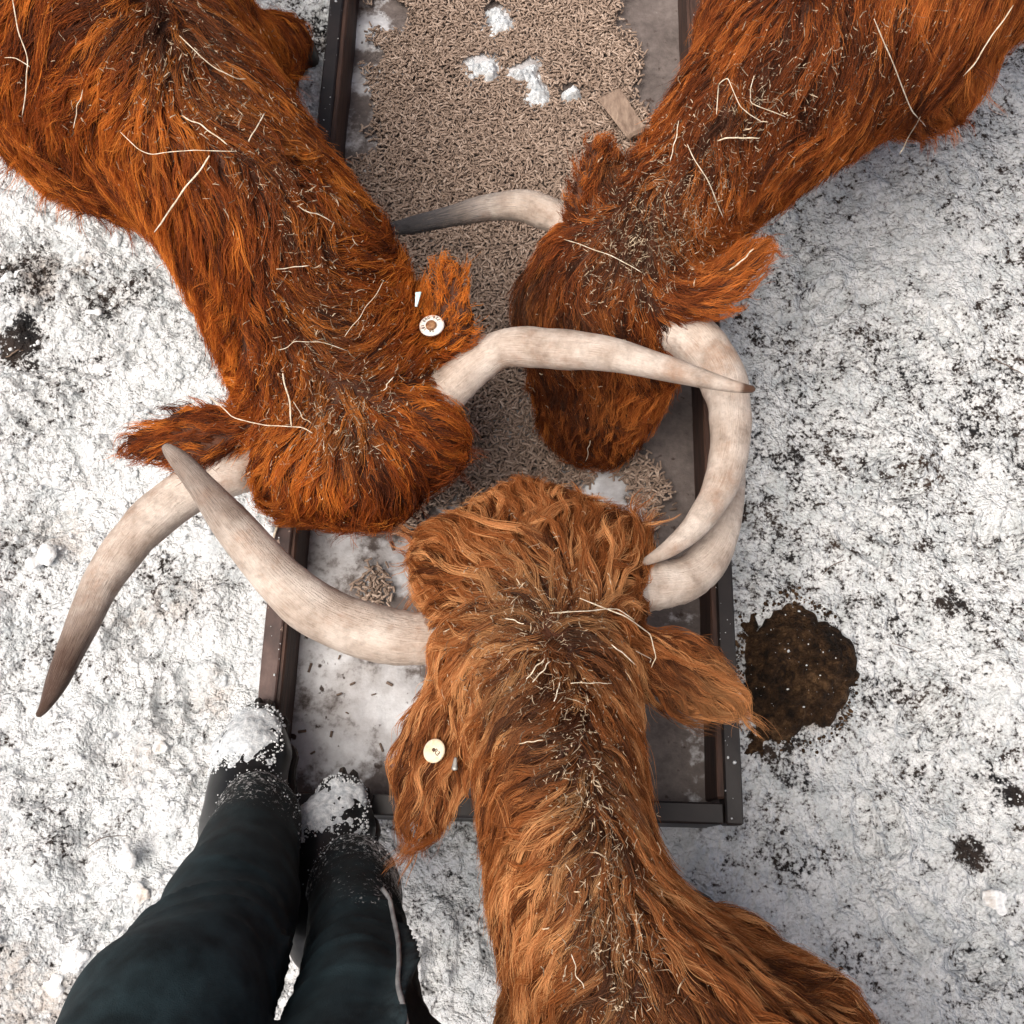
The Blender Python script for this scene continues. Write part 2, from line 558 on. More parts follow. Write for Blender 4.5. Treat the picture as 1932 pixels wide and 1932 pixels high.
def floor_material():
    """grimy steel trough floor with frozen slush on it ('frost' attribute says where)"""
    m, n, l, b = mat('trough_floor')
    at = n.new('ShaderNodeAttribute'); at.attribute_name = 'frost'
    big = objnoise(n, l, 11, 5, .62); fine = objnoise(n, l, 70, 5, .65)
    base = ramp(n, [(.3, (.06, .048, .043)), (.55, (.16, .132, .12)), (.75, (.26, .225, .205))]); l.new(mathn(n, l, 'ADD', mathn(n, l, 'MULTIPLY', big, .6), mathn(n, l, 'MULTIPLY', fine, .4)), base.inputs[0])
    fr = ramp(n, [(.3, (.30, .28, .27)), (.5, (.52, .52, .53)), (.68, (.78, .80, .82))]); l.new(big, fr.inputs[0])
    f = mathn(n, l, 'ADD', at.outputs['Fac'], mathn(n, l, 'ADD', mathn(n, l, 'MULTIPLY', mathn(n, l, 'SUBTRACT', fine, .5), .8), mathn(n, l, 'MULTIPLY', mathn(n, l, 'SUBTRACT', big, .5), 1.3)))
    k = ramp(n, [(.42, (0, 0, 0)), (.66, (1, 1, 1))]); l.new(f, k.inputs[0])
    c = mixc(n, l, k.outputs[0], base.outputs[0], fr.outputs[0])
    sp = ramp(n, [(.66, (0, 0, 0)), (.72, (1, 1, 1))]); l.new(objnoise(n, l, 48, 3, .5), sp.inputs[0])
    c = mixc(n, l, sp.outputs[0], c, (.045, .026, .018))
    l.new(c, b.inputs['Base Color']); b.inputs['Roughness'].default_value = .6
    bump(n, l, b, mathn(n, l, 'ADD', big, fine), .5, .004)
    return m


def rim_material():
    m, n, l, b = mat('chipped_brown_paint')
    f = objnoise(n, l, 26, 5, .65, (1, .6, 1))
    c = ramp(n, [(.3, (.035, .022, .02)), (.6, (.105, .065, .055)), (.75, (.15, .1, .085))]); l.new(f, c.inputs[0])
    ch = ramp(n, [(.64, (0, 0, 0)), (.67, (1, 1, 1))]); l.new(objnoise(n, l, 40, 3, .6), ch.inputs[0])
    c = mixc(n, l, ch.outputs[0], c.outputs[0], (.42, .31, .25))
    l.new(c, b.inputs['Base Color']); b.inputs['Roughness'].default_value = .6
    bump(n, l, b, f, .3, .002)
    return m


def trouser_material():
    m, n, l, b = mat('trouser_cloth')
    at = n.new('ShaderNodeAttribute'); at.attribute_name = 'muck_shade'
    sn = n.new('ShaderNodeAttribute'); sn.attribute_name = 'snowed'
    f = objnoise(n, l, 30, 4)
    c = ramp(n, [(.3, (.004, .009, .011)), (.7, (.019, .037, .043))]); l.new(f, c.inputs[0])
    wo = n.new('ShaderNodeAttribute'); wo.attribute_name = 'crest_light'
    wf = mathn(n, l, 'MULTIPLY', wo.outputs['Fac'], ramp_out(n, l, objnoise(n, l, 60, 4, .6), [(.3, (.2, .2, .2)), (.6, (1, 1, 1))]))
    cw = mixc(n, l, wf, c.outputs[0], (.085, .125, .135))  # paler fold crests: catching light, put into the cloth colour
    mk = mathn(n, l, 'MULTIPLY', at.outputs['Fac'], ramp_out(n, l, objnoise(n, l, 24, 5, .65), [(.35, (.25, .25, .25)), (.7, (1, 1, 1))]))
    c = mixc(n, l, mk, cw, (.012, .008, .0065))
    s = mathn(n, l, 'ADD', sn.outputs['Fac'], mathn(n, l, 'MULTIPLY', mathn(n, l, 'SUBTRACT', objnoise(n, l, 150, 5, .75), .5), 1.9))
    sr = ramp(n, [(.55, (0, 0, 0)), (.78, (1, 1, 1))]); l.new(s, sr.inputs[0])
    c = mixc(n, l, sr.outputs[0], c, (.62, .62, .61))
    l.new(c, b.inputs['Base Color']); b.inputs['Roughness'].default_value = .85
    b.inputs['Specular IOR Level'].default_value = .25
    tc = n.new('ShaderNodeTexCoord')
    bump(n, l, b, mathn(n, l, 'ADD', objnoise(n, l, 700, 2), mathn(n, l, 'MULTIPLY', f, 2.0)), .3, .002)
    return m


def dung_material():
    m, n, l, b = mat('cow_dung')
    f = objnoise(n, l, 55, 6, .7); g = objnoise(n, l, 9, 3)
    c = ramp(n, [(.40, (.012, .007, .004)), (.51, (.060, .031, .014)), (.63, (.20, .115, .055))])
    l.new(mathn(n, l, 'ADD', mathn(n, l, 'MULTIPLY', f, .6), mathn(n, l, 'MULTIPLY', g, .4)), c.inputs[0])
    l.new(c.outputs[0], b.inputs['Base Color']); b.inputs['Roughness'].default_value = .9; b.inputs['Specular IOR Level'].default_value = .2
    bump(n, l, b, mathn(n, l, 'ADD', f, objnoise(n, l, 180, 3, .6)), 1.0, .014)
    return m


M['floor'] = floor_material(); M['rim'] = rim_material(); M['trouser'] = trouser_material(); M['dung'] = dung_material()

# ================================================================== the ground
RIM, FLOOR = .18, .068
TX0, TX1, TY0, TY1 = -.418, .362, .052, 2.55     # trough, outer, before its small turn
TYAW = math.radians(-1.4)
TPIV = np.array([.36, .052])


def to_trough(xy):
    c, s = math.cos(-TYAW), math.sin(-TYAW)
    q = xy - TPIV
    return np.stack([q[:, 0] * c - q[:, 1] * s, q[:, 0] * s + q[:, 1] * c], 1) + TPIV


def from_trough(xy):
    c, s = math.cos(TYAW), math.sin(TYAW)
    q = np.atleast_2d(xy) - TPIV
    return np.stack([q[:, 0] * c - q[:, 1] * s, q[:, 0] * s + q[:, 1] * c], 1) + TPIV


def blob(xy, px, py, rx, z=0.0, soft=.35):
    """0..1 mask round a picture point on the plane z, radius in metres"""
    c = P(px, py, z)
    d = np.hypot(xy[:, 0] - c[0], xy[:, 1] - c[1]) / rx
    d = d + soft * vn2(xy[:, 0] / rx * 1.7, xy[:, 1] / rx * 1.7, int(px) % 50)
    return np.clip(1.3 - d, 0, 1) * (d < 1.3)


def ground_height(x, y):
    left = np.clip((.25 - x) / .5, 0, 1)
    h = .018 * fbm2(x * 3.1 + 4, y * 3.1, 2, 3)
    c = fbm2(x * 9, y * 9, 3, 21)
    h = h + (.008 + .012 * left) * (np.abs(c) * 1.4 - .5)
    wx = x + .010 * vn2(x * 45, y * 45, 81); wy = y + .010 * vn2(x * 45, y * 45, 83)
    rough = np.clip(.55 + 1.1 * fbm2(x * 5, y * 5, 2, 44), .05, 1.4)
    f1, f2 = worley(wx * 40, wy * 40, 5)
    h = h + (.006 + .006 * left) * rough * np.clip(f2 - f1, 0, .6)
    f1, f2 = worley(wx * 19, wy * 19, 6)
    h = h + (.007 + .008 * left) * np.clip(fbm2(x * 4.4, y * 4.4, 2, 47) + .1, 0, 1) * np.clip(1 - f1 * 1.4, 0, 1)
    h = h + (.0035 + .002 * left) * np.abs(fbm2(x * 42, y * 42, 3, 41)) * rough
    h = h + .0020 * vn2(x * 130, y * 130, 71)
    return h - .010


def build_ground():
    fx = np.arange(-1.28, 1.2801, .0042); fy = np.arange(-.38, 1.96, .0042)
    g = .0048 * np.cumsum(1.28 ** np.arange(1, 32)); g = np.minimum(g, 60)
    xs = np.concatenate([(fx[0] - g)[::-1], fx, fx[-1] + g]); ys = np.concatenate([(fy[0] - g)[::-1], fy, fy[-1] + g])
    X, Y = np.meshgrid(xs, ys, indexing='ij')
    x, y = X.ravel(), Y.ravel()
    h = ground_height(x, y)
    xy = np.stack([x, y], 1); t = to_trough(xy)
    # trampled tracks, and snow banked down under the trough
    for px, py, r, dz in ((70, 980, .10, .018), (60, 1300, .11, .022), (200, 1500, .12, .02), (380, 1130, .08, -.01), (40, 560, .07, -.015), (120, 600, .05, -.012), (230, 1640, .09, .016),
                          (1800, 1500, .12, .015), (1880, 1750, .10, .02), (1850, 950, .13, .01), (1600, 1620, .08, .014), (1750, 1200, .1, .01)):
        h = h - dz * blob(xy, px, py, r)
    for px, py, ang in ((110, 960, .4), (260, 1180, 1.0), (90, 1470, .2), (330, 1320, 1.9), (190, 1730, .8), (60, 760, 2.4), (250, 640, 1.2), (1560, 560, .7), (1800, 620, 2.0), (1700, 900, .3), (1890, 1010, 1.3), (1640, 1010, 2.6), (1760, 1350, .9), (1660, 1560, 1.7), (1850, 1820, .5), (1720, 1740, 2.2), (850, 1800, 1.5)):
        c = P(px, py, 0); dx, dy = x - c[0], y - c[1]
        a, b = dx * math.cos(ang) + dy * math.sin(ang), -dx * math.sin(ang) + dy * math.cos(ang)
        for sd in (-1, 1):                       # cloven print: two toes and a pushed-up edge
            q = np.hypot((a + .006 * vn2(x * 40, y * 40, 5)) / .052, (b - sd * .021 * (1 - a * 3)) / .022)
            h = h - .017 * np.clip(1.15 - q, 0, 1) ** .6 + .006 * np.exp(-((q - 1.25) / .16) ** 2)
    ins = (t[:, 0] > TX0 - .01) & (t[:, 0] < TX1 + .01) & (t[:, 1] > TY0 - .01)
    h = np.where(ins, np.minimum(h, .01), h)
    nx, ny = len(xs), len(ys)
    i = (np.arange(nx - 1)[:, None] * ny + np.arange(ny - 1)[None]).ravel()
    Q = np.stack([i, i + ny, i + ny + 1, i + 1], 1)
    ob = mesh_obj('snowy_ground', np.stack([x, y, h], 1), Q, M['ground'])
    right = np.clip((x - .2) / .3, 0, 1)
    low = -.004 + .032 * right
    d = low + .006 * right + .032 * fbm2(x * 2.6, y * 2.6, 3, 90) + .036 * fbm2(x * 14, y * 14, 2, 95) - .5 * (ground_height(x, y) + .008) * (1 + 1.5 * right)
    tn = .55 * np.clip(fbm2(x * 3.3 + 9, y * 3.3, 3, 60) + .15, 0, 1) * (1.1 - .7 * right)
    for px, py, r, a in ((60, 520, .10, .13), (200, 560, .10, .10), (40, 640, .05, .28), (150, 700, .10, .05), (1480, 1300, .10, .06), (1430, 900, .10, .05), (1450, 1420, .05, .06), (330, 1100, .10, .07),
                         (1900, 1480, .04, .10), (1800, 1130, .035, .12), (1835, 1610, .03, .14), (1500, 1620, .06, .06), (1440, 1560, .05, .05), (660, 1890, .1, .05), (850, 1750, .1, .07), (590, 60, .08, .12),
                         (1480, 870, .04, .10), (1700, 700, .14, .03), (1920, 1500, .02, .2), (140, 1600, .06, .05)):
        m = blob(xy, px, py, r)
        d = d + a * m; tn = tn + (.5 if px < 700 else .25) * m * min(1, a * 9)
    m = blob(xy, 1508, 1265, .15); d = d + .03 * m; tn = tn + .7 * m
    vattr(ob, 'dirt', d); vattr(ob, 'tan', np.clip(tn, 0, 1))
    tag(ob, 'trampled grainy snow over dark frozen ground', None, None, 'structure')
    return ob


build_ground()

# icosahedron for grains
_ph = (1 + 5 ** .5) / 2
ICO = unit(np.array([[-1, _ph, 0], [1, _ph, 0], [-1, -_ph, 0], [1, -_ph, 0], [0, -1, _ph], [0, 1, _ph], [0, -1, -_ph], [0, 1, -_ph], [_ph, 0, -1], [_ph, 0, 1], [-_ph, 0, -1], [-_ph, 0, 1]], float))
ICOF = np.array([[0, 11, 5], [0, 5, 1], [0, 1, 7], [0, 7, 10], [0, 10, 11], [1, 5, 9], [5, 11, 4], [11, 10, 2], [10, 7, 6], [7, 1, 8], [3, 9, 4], [3, 4, 2], [3, 2, 6], [3, 6, 8], [3, 8, 9], [4, 9, 5], [2, 4, 11], [6, 2, 10], [8, 6, 7], [9, 8, 1]])


def grains(pos, size, flat=.7):
    n = len(pos)
    s = size[:, None, None] * (1 + .45 * (RNG.random((n, 12, 1)) - .5)) * np.stack([1 + .4 * (RNG.random(n) - .5), 1 + .4 * (RNG.random(n) - .5), flat + .2 * RNG.random(n)], 1)[:, None]
    V = (pos[:, None] + ICO[None] * s).reshape(-1, 3)
    Fc = (ICOF[None] + 12 * np.arange(n)[:, None, None]).reshape(-1, 3)
    return V, Fc


def build_crumbs():
    n = 15000
    x = RNG.uniform(-1.28, 1.28, n); y = RNG.uniform(-.4, 1.98, n)
    k = fbm2(x * 5, y * 5, 3, 33) + .35 * (x < -.1)
    xy = np.stack([x, y], 1); t = to_trough(xy)
    keep = (k > RNG.uniform(-.9, .9, n)) & ~((t[:, 0] > TX0 - .012) & (t[:, 0] < TX1 + .012) & (t[:, 1] > TY0 - .012))
    x, y = x[keep], y[keep]; n = len(x)
    sz = .0014 + .0040 * RNG.random(n) ** 4 * (1 + .4 * (x < 0))
    V, Fc = grains(np.stack([x, y, ground_height(x, y) + sz * .3], 1), sz)
    tag(mesh_obj('snow_crumbs', V, Fc, M['crumb']), 'loose icy snow crumbs strewn over the trampled ground', None, None, 'stuff')


build_crumbs()


def clod(name, px, py, rx, ry, rz, rot, label, cat, group, m, seed):
    f = Field(.006)
    rx, ry, rz = rx * .58, ry * .6, rz * .55
    c = P(px, py, .005); c[2] = ground_height(np.array([c[0]]), np.array([c[1]]))[0] + rz * .12
    u = np.array([math.cos(rot), math.sin(rot), 0]); v = np.array([-u[1], u[0], 0])
    rg = np.random.default_rng(seed)
    for k in range(5):
        q = c + u * rx * rg.uniform(-.7, .7) + v * ry * rg.uniform(-.6, .6) + np.array([0, 0, rz * rg.uniform(-.1, .35)])
        w = unit(u + rg.normal(size=3) * .5); g = rg.uniform(.45, .75)
        f.seg(q - w * rx * .2, q + w * rx * .2, [-w[1], w[0], 0.1], (ry * g, rz * g), (ry * g * .8, rz * g))
    V, Q = f.mesh(max(.0032, rx / 9))
    nrm = f.grad(V)
    V = V + nrm * (.16 * min(rx, ry) * vn3(V, 1.3 / rx, seed) + .0028 * vn3(V, 95, seed + 3) + .0016 * vn3(V, 240, seed + 5))[:, None]
    tag(mesh_obj(name, V, Q, m, smooth=False), label, cat, group)


for i, (px, py, a, b_, c_, r, lab) in enumerate((
        (36, 530, .045, .034, .024, .3, 'pale icy snow clod below the cow flank at the frame edge'),
        (150, 478, .030, .022, .018, .8, 'snow clod in the dirty patch below the cow belly'),
        (212, 445, .024, .016, .014, 1.4, 'small snow clod tucked against the cow shoulder fur'),
        (170, 585, .026, .020, .016, .1, 'brown-stained snow clod in the middle of the dirty patch'),
        (75, 1055, .05, .034, .022, .2, 'wide flat snow clod beside the dark-tipped horn'),
        (250, 1605, .038, .030, .020, 1.2, 'snow clod outside the trouser leg, next to a dark hollow'),
        (135, 1815, .045, .026, .020, .9, 'long snow clod near the trouser leg at the frame bottom'),
        (268, 1690, .034, .026, .016, 2.2, 'snow clod touching the outline of the trouser leg'),
        (90, 1862, .04, .024, .018, .3, 'snow clod in the bottom corner by the trousers'),
        (300, 1410, .020, .016, .012, .4, 'small snow clod between the dark horn tip and the boot'),
        (1880, 1690, .055, .04, .014, 2.4, 'broad smooth snow slab on the open snow opposite the trousers'),
        (1590, 1852, .03, .022, .015, .6, 'snow clod close to the cow flank at the frame bottom'))):
    clod('snow_clod', px, py, a, b_, c_, r, lab, 'snow clod', 'larger clods of snow on the ground', M['clod'], i * 7)


def build_dung():
    n_r, n_a = 40, 120
    c = P(1508, 1262, .01)
    rx = np.linalg.norm(P(1612, 1262, .01) - c); ry = np.linalg.norm(P(1508, 1135, .01) - c)
    V = []
    for i in range(n_r + 1):
        s = i / n_r
        for k in range(n_a):
            a = 2 * math.pi * k / n_a
            rr = 1 + .10 * math.sin(2 * a + .6) + .07 * math.sin(3 * a + 2) + .05 * math.sin(5 * a) + .05 * vn2(np.array([a * 5.0]), np.array([1.0]), 4)[0] + .035 * vn2(np.array([a * 14.0]), np.array([2.0]), 4)[0]
            V.append([c[0] + math.cos(a) * rx * rr * s, c[1] + math.sin(a) * ry * rr * s, s])
    V = np.array(V); s = V[:, 2].copy()
    V[:, 2] = ground_height(V[:, 0], V[:, 1]) * .3 + .036 * (1 - s ** 3) - .012 * (s > .99)
    V[:, 2] += (1 - s ** 6) * (.014 * np.abs(fbm2(V[:, 0] * 48, V[:, 1] * 48, 3, 8)) + .007 * vn2(V[:, 0] * 120, V[:, 1] * 120, 2) + .005 * np.sin(s * 13 + 2 * vn2(V[:, 0] * 12, V[:, 1] * 12, 6)))
    i = np.arange(n_r)[:, None] * n_a; k = np.arange(n_a)[None]; k2 = (k + 1) % n_a
    Q = np.stack([i + k, i + n_a + k, i + n_a + k2, i + k2], -1).reshape(-1, 4)
    root = empty('dung_pat', (c[0], c[1], 0))
    tag(root, 'round brown cow pat flecked with ice grains on the snow beside the trough', 'dung')
    adopt(mesh_obj('pat', V, Q, M['dung']), root)
    m = 70
    a = RNG.uniform(0, 6.283, m); q = np.sqrt(RNG.random(m)) * .97
    x = c[0] + np.cos(a) * rx * q; y = c[1] + np.sin(a) * ry * q
    kd = kdtree.KDTree(len(V))
    for j, v in enumerate(V): kd.insert((v[0], v[1], 0), j)
    kd.balance()
    z = np.array([V[kd.find((xx, yy, 0))[1], 2] for xx, yy in zip(x, y)])
    sz = .0006 + .0024 * RNG.random(m) ** 4
    g = mesh_obj('ice_grains', *grains(np.stack([x, y, z + sz * .4], 1), sz), M['crumb']); g['kind'] = 'stuff'
    adopt(g, root)
    m = 420; a = RNG.uniform(0, 6.283, m); q = 1.0 + np.abs(RNG.normal(size=m)) * .10
    x = c[0] + np.cos(a) * rx * q; y = c[1] + np.sin(a) * ry * q
    sz = .0010 + .0035 * RNG.random(m) ** 3
    g = mesh_obj('dung_crumbs', *grains(np.stack([x, y, ground_height(x, y) + sz * .3], 1), sz), M['dung']); g['kind'] = 'stuff'
    adopt(g, root)
    # smear of dung under the ear, below the pat
    for px, py, r0, lab in ((1432, 1395, .026, 'thin smear of dung between the cow pat and the trough corner'), (1424, 1195, .028, 'small dung crumb patch beside the trough rim above the ear')):
        c2 = P(px, py, .005); V2 = []
        for i2 in range(9):
            for k3 in range(30):
                s2 = i2 / 8; a2 = k3 * 2 * math.pi / 30
                r2 = r0 * s2 * (1 + .35 * math.sin(2 * a2 + px) + .25 * math.sin(5 * a2 + 1) + .15 * math.sin(9 * a2))
                V2.append([c2[0] + r2 * math.cos(a2), c2[1] + r2 * math.sin(a2) * 1.2, s2])
        V2 = np.array(V2); s2 = V2[:, 2].copy()
        V2[:, 2] = ground_height(V2[:, 0], V2[:, 1]) + .004 - .012 * s2 ** 3 + .004 * vn2(V2[:, 0] * 90, V2[:, 1] * 90, 3)
        i2 = np.arange(8)[:, None] * 30; k3 = np.arange(30)[None]; k4 = (k3 + 1) % 30
        tag(mesh_obj('dung_smear', V2, np.stack([i2 + k3, i2 + 30 + k3, i2 + 30 + k4, i2 + k4], -1).reshape(-1, 4), M['dung']), lab, 'dung')


build_dung()

# ================================================================== the feed trough
TR = empty('feed_trough', (0, 0, 0))
tag(TR, 'long shallow dark timber and steel feed trough between the cows', 'trough')


def tpart(name, V, Fc, m):
    V = np.asarray(V, float).copy()
    V[:, :2] = from_trough(V[:, :2])
    return mesh_obj(name, V, Fc, m, TR, smooth=False)


def ybox(name, x0, x1, y0, y1, z0, z1, m, bev=.003, jit=.0012, seed=0):
    return tpart(name, *rect(x0, x1, y0, y1, z0, z1, bev, jit, seed), m)


def xbox(name, x0, x1, y0, y1, z0, z1, m, bev=.003, jit=.001, seed=0):
    V, Fc = rect(y0, y1, x0, x1, z0, z1, bev, jit, seed)
    V = V[:, [1, 0, 2]]
    return tpart(name, V, [f[:, ::-1] for f in Fc], m)


W = .038
# side boards, then the steel capping of the upper run and the painted timber rail of the lower run
ybox('side_board', TX0 + .010, TX0 + W, TY0 + W + .002, TY1 - W, -.02, RIM - .006, M['wood'], seed=1)
ybox('side_board', TX1 - W, TX1 - .010, TY0 + W + .002, TY1 - W, -.02, RIM - .006, M['wood'], seed=2)
ybox('rim_rail', TX0, TX0 + .028, TY0 + .55, TY1, RIM - .028, RIM + .002, M['metal'], jit=.0006, seed=3)
ybox('rim_rail', TX0, TX0 + .030, TY0, TY0 + .548, RIM - .028, RIM, M['rim'], seed=4)
ybox('rim_rail', TX1 - .028, TX1, TY0, TY0 + 1.25, RIM - .05, RIM + .001, M['metal'], jit=.0006, seed=5)
ybox('rim_rail', TX1 - .034, TX1 + .012, TY0 + 1.252, TY1, RIM - .05, RIM + .002, M['wood'], seed=6)
xbox('end_board', TX0 + .031, TX1 - .029, TY0 + .001, TY0 + W - .004, -.02, RIM - .004, M['metal'], seed=7)
xbox('end_board', TX0 + .031, TX1 - .035, TY1 - W, TY1 - .002, -.02, RIM - .004, M['wood'], seed=8)


def rim_grains():
    n = 150
    y = RNG.uniform(TY0, 1.7, n); sd = RNG.random(n) < .5
    x = np.where(sd, TX0 + RNG.uniform(.002, .03, n), TX1 - RNG.uniform(.002, .03, n))
    xy = from_trough(np.stack([x, y], 1)); sz = .0006 + .0024 * RNG.random(n) ** 3
    g = mesh_obj('snow_grains', *grains(np.column_stack([xy, RIM + .002 + sz * .3]), sz), M['crumb'], TR); g['kind'] = 'stuff'


rim_grains()


def build_floor():
    x = np.arange(TX0 + .02, TX1 - .018, .0085); y = np.arange(TY0 + .012, TY1 - .01, .0085)
    X, Y = np.meshgrid(x, y, indexing='ij'); nx, ny = X.shape
    xy = from_trough(np.stack([X.ravel(), Y.ravel()], 1))
    fr = np.zeros(len(xy)) + .16
    for px, py, r, a in ((700, 60, .075, 1.1), (690, 160, .07, .8), (670, 250, .08, .75), (700, 330, .05, .5), (640, 1000, .12, .7), (740, 1060, .09, .9), (620, 1050, .11, .7), (580, 1200, .11, .75), (720, 1300, .13, .9), (640, 1270, .13, .78), (600, 1380, .11, .65),
                         (680, 1400, .13, .75), (760, 1340, .11, .85), (1150, 930, .075, 1.0), (1190, 980, .06, .9), (1090, 880, .06, .6), (1220, 1020, .05, .7), (1270, 1170, .05, .55), (1290, 1420, .10, .35), (1290, 1480, .07, .35), (970, 800, .08, .6), (860, 960, .09, .5), (960, 60, .08, .8), (910, 130, .08, .8), (1000, 140, .08, .8), (1200, 80, .12, .12), (1220, 200, .12, .12)):
        fr = np.maximum(fr, a * blob(xy, px, py, r, FLOOR))
    z = FLOOR + .012 * np.clip(fr, 0, 1) * (.4 + .6 * np.abs(fbm2(xy[:, 0] * 25, xy[:, 1] * 25, 3, 5))) + .003 * fbm2(xy[:, 0] * 16, xy[:, 1] * 16, 3, 15)
    i = (np.arange(nx - 1)[:, None] * ny + np.arange(ny - 1)[None]).ravel()
    Q = np.stack([i, i + ny, i + ny + 1, i + 1], 1)
    ob = mesh_obj('trough_floor', np.column_stack([xy, z]), Q, M['floor'], TR)
    vattr(ob, 'frost', fr)


build_floor()

# ---- feed pellets
POLY = {
    'main': [(700, 0), (1160, 0), (1195, 130), (1225, 250), (1260, 330), (1220, 420), (1120, 480), (1040, 560), (980, 640), (1000, 760), (1060, 860), (1130, 880), (1080, 930), (960, 940), (820, 960), (770, 1000), (700, 940), (680, 760), (700, 500), (660, 400), (655, 320), (720, 250), (700, 150)],
    'right': [(1080, 860), (1180, 840), (1240, 880), (1250, 960), (1225, 1000), (1190, 930), (1130, 880)],
    'top': [(735, -420), (1150, -420), (1170, 0), (690, 0)],
    'pile': [(670, 1110), (700, 1060), (730, 1080), (745, 1130), (710, 1150), (680, 1150)],
}


def inside(poly, x, y):
    c = np.zeros(len(x), bool); n = len(poly)
    for i in range(n):
        x0, y0 = poly[i]; x1, y1 = poly[i - 1]
        k = ((y0 > y) != (y1 > y)) & (x < (x1 - x0) * (y - y0) / (y1 - y0 + 1e-9) + x0)
        c ^= k
    return c


SNOWHOLES = ((940, 50, .032), (930, 25, .02), (905, 128, .034), (930, 140, .02), (1000, 135, .026), (1015, 180, .026), (1010, 160, .02), (975, 140, .018), (1080, 175, .018), (1040, 700, .02), (720, 40, .05), (700, 110, .03), (1065, 185, .015))


def pellet_bits(pos, L, R, yaw, tilt):
    """six-sided little sticks with a bevelled end, (n*24) verts"""
    n = len(pos); a = np.arange(6) * math.pi / 3
    ring = np.stack([np.zeros(6), np.cos(a), np.sin(a)], 1)
    st = [(-1, .80), (-.93, 1), (.93, 1), (1, .80)]
    loc = np.concatenate([np.column_stack([np.full(6, s), ring[:, 1] * r, ring[:, 2] * r]) for s, r in st])
    v = loc[None] * np.stack([L / 2, R, R], 1)[:, None]
    v[:, :, 1] += (.18 * RNG.normal(size=n) * R)[:, None] * (loc[None, :, 0] ** 2)
    ct, s_t = np.cos(tilt)[:, None], np.sin(tilt)[:, None]
    x = v[:, :, 0] * ct - v[:, :, 2] * s_t; z = v[:, :, 0] * s_t + v[:, :, 2] * ct
    cy, sy = np.cos(yaw)[:, None], np.sin(yaw)[:, None]
    V = np.stack([x * cy - v[:, :, 1] * sy, x * sy + v[:, :, 1] * cy, z], 2) + pos[:, None]
    Q = []
    for r in range(3):
        for k in range(6):
            Q.append([r * 6 + k, r * 6 + (k + 1) % 6, r * 6 + 6 + (k + 1) % 6, r * 6 + 6 + k])
    T = [[0, k + 1, k] for k in range(1, 5)] + [[18, 18 + k, 18 + k + 1] for k in range(1, 5)]
    o = 24 * np.arange(n)[:, None, None]
    return V.reshape(-1, 3), [(np.array(Q)[None] + o).reshape(-1, 4), (np.array(T)[None] + o).reshape(-1, 3)]


def build_pellets():
    gx, gy = np.meshgrid(np.arange(TX0 + .05, TX1 - .045, .0071), np.arange(TY0 + .3, 1.95, .0071))
    gx = np.concatenate([gx.ravel(), gx.ravel() + .004]); gy = np.concatenate([gy.ravel(), gy.ravel() + .004])
    n = len(gx); lay = np.repeat([1.0, 0.0], n // 2)
    xy = from_trough(np.stack([gx + RNG.normal(size=n) * .0022, gy + RNG.normal(size=n) * .0022], 1))
    p = proj(np.column_stack([xy, np.full(n, FLOOR + .01)]))
    jx = p[:, 0] + 16 * vn2(xy[:, 0] * 22, xy[:, 1] * 22, 3); jy = p[:, 1] + 16 * vn2(xy[:, 0] * 22, xy[:, 1] * 22, 6)
    jx = jx + RNG.normal(size=n) * 9; jy = jy + RNG.normal(size=n) * 9
    k = np.zeros(n, bool)
    for q in POLY.values(): k |= inside(q, jx, jy)
    hole = np.zeros(n)
    for px, py, r in SNOWHOLES: hole = np.maximum(hole, blob(xy, px, py, r, FLOOR))
    k &= hole < RNG.uniform(.1, .5, n)
    xy = xy[k]; p = p[k]; lay = lay[k]; n = len(xy)
    mound = .010 + .010 * fbm2(xy[:, 0] * 6, xy[:, 1] * 6, 2, 19)
    z = FLOOR + .004 + np.clip(mound, .001, .03) + .0052 * lay + RNG.normal(size=n) * .0009
    L = RNG.uniform(.0075, .0165, n); R = RNG.normal(.0020, .0002, n)
    V, Fc = pellet_bits(np.column_stack([xy, z]), L, R, RNG.uniform(0, 6.283, n), RNG.normal(0, .10, n))
    ob = mesh_obj('feed_pellets', V, Fc, M['pellet'])
    vattr(ob, 'tone', np.repeat(np.clip(RNG.normal(.5, .22, n), 0, 1), 24))
    tag(ob, 'bed of brown feed pellets heaped along the trough', 'feed', None, 'stuff')
    # loose single pellets on the bare floor
    spots = [(665, 1290), (690, 1285), (640, 1310), (720, 1250), (655, 1345), (700, 1330), (735, 1290), (610, 1330), (625, 1385), (690, 1395), (590, 1420), (650, 1420), (610, 1110), (760, 1120), (740, 1030), (660, 1030), (620, 1000), (690, 1010), (705, 1310), (675, 1240), (585, 1260), (610, 1230), (720, 1410), (640, 1240), (570, 1380), (745, 1215),
             (700, 248), (690, 240), (712, 236), (694, 256), (718, 250), (706, 262), (1185, 1050), (1240, 1010), (1270, 960), (1262, 930)]
    one = None
    for i, (px, py) in enumerate(spots[:22:2] + spots[22:]):
        c = P(px, py, FLOOR + .009)
        if i % 6 == 0:
            V, Fc = pellet_bits(np.zeros((1, 3)), np.array([random.uniform(.009, .018)]), np.array([.0024]), np.zeros(1), np.zeros(1))
            o = mesh_obj('feed_pellet', V, Fc, M['pellet']); vattr(o, 'tone', np.full(24, random.uniform(0, .3))); one = o
        else:
            o = one.copy(); COL.objects.link(o)
        o.location = c; o.rotation_euler = (0, random.uniform(-.1, .1), random.uniform(0, 6.28)); o.scale = (random.uniform(.45, 1.15),) * 3
        tag(o, 'single loose feed pellet on the bare frosted trough floor', 'feed pellet', 'loose pellets on the bare trough floor')


build_pellets()


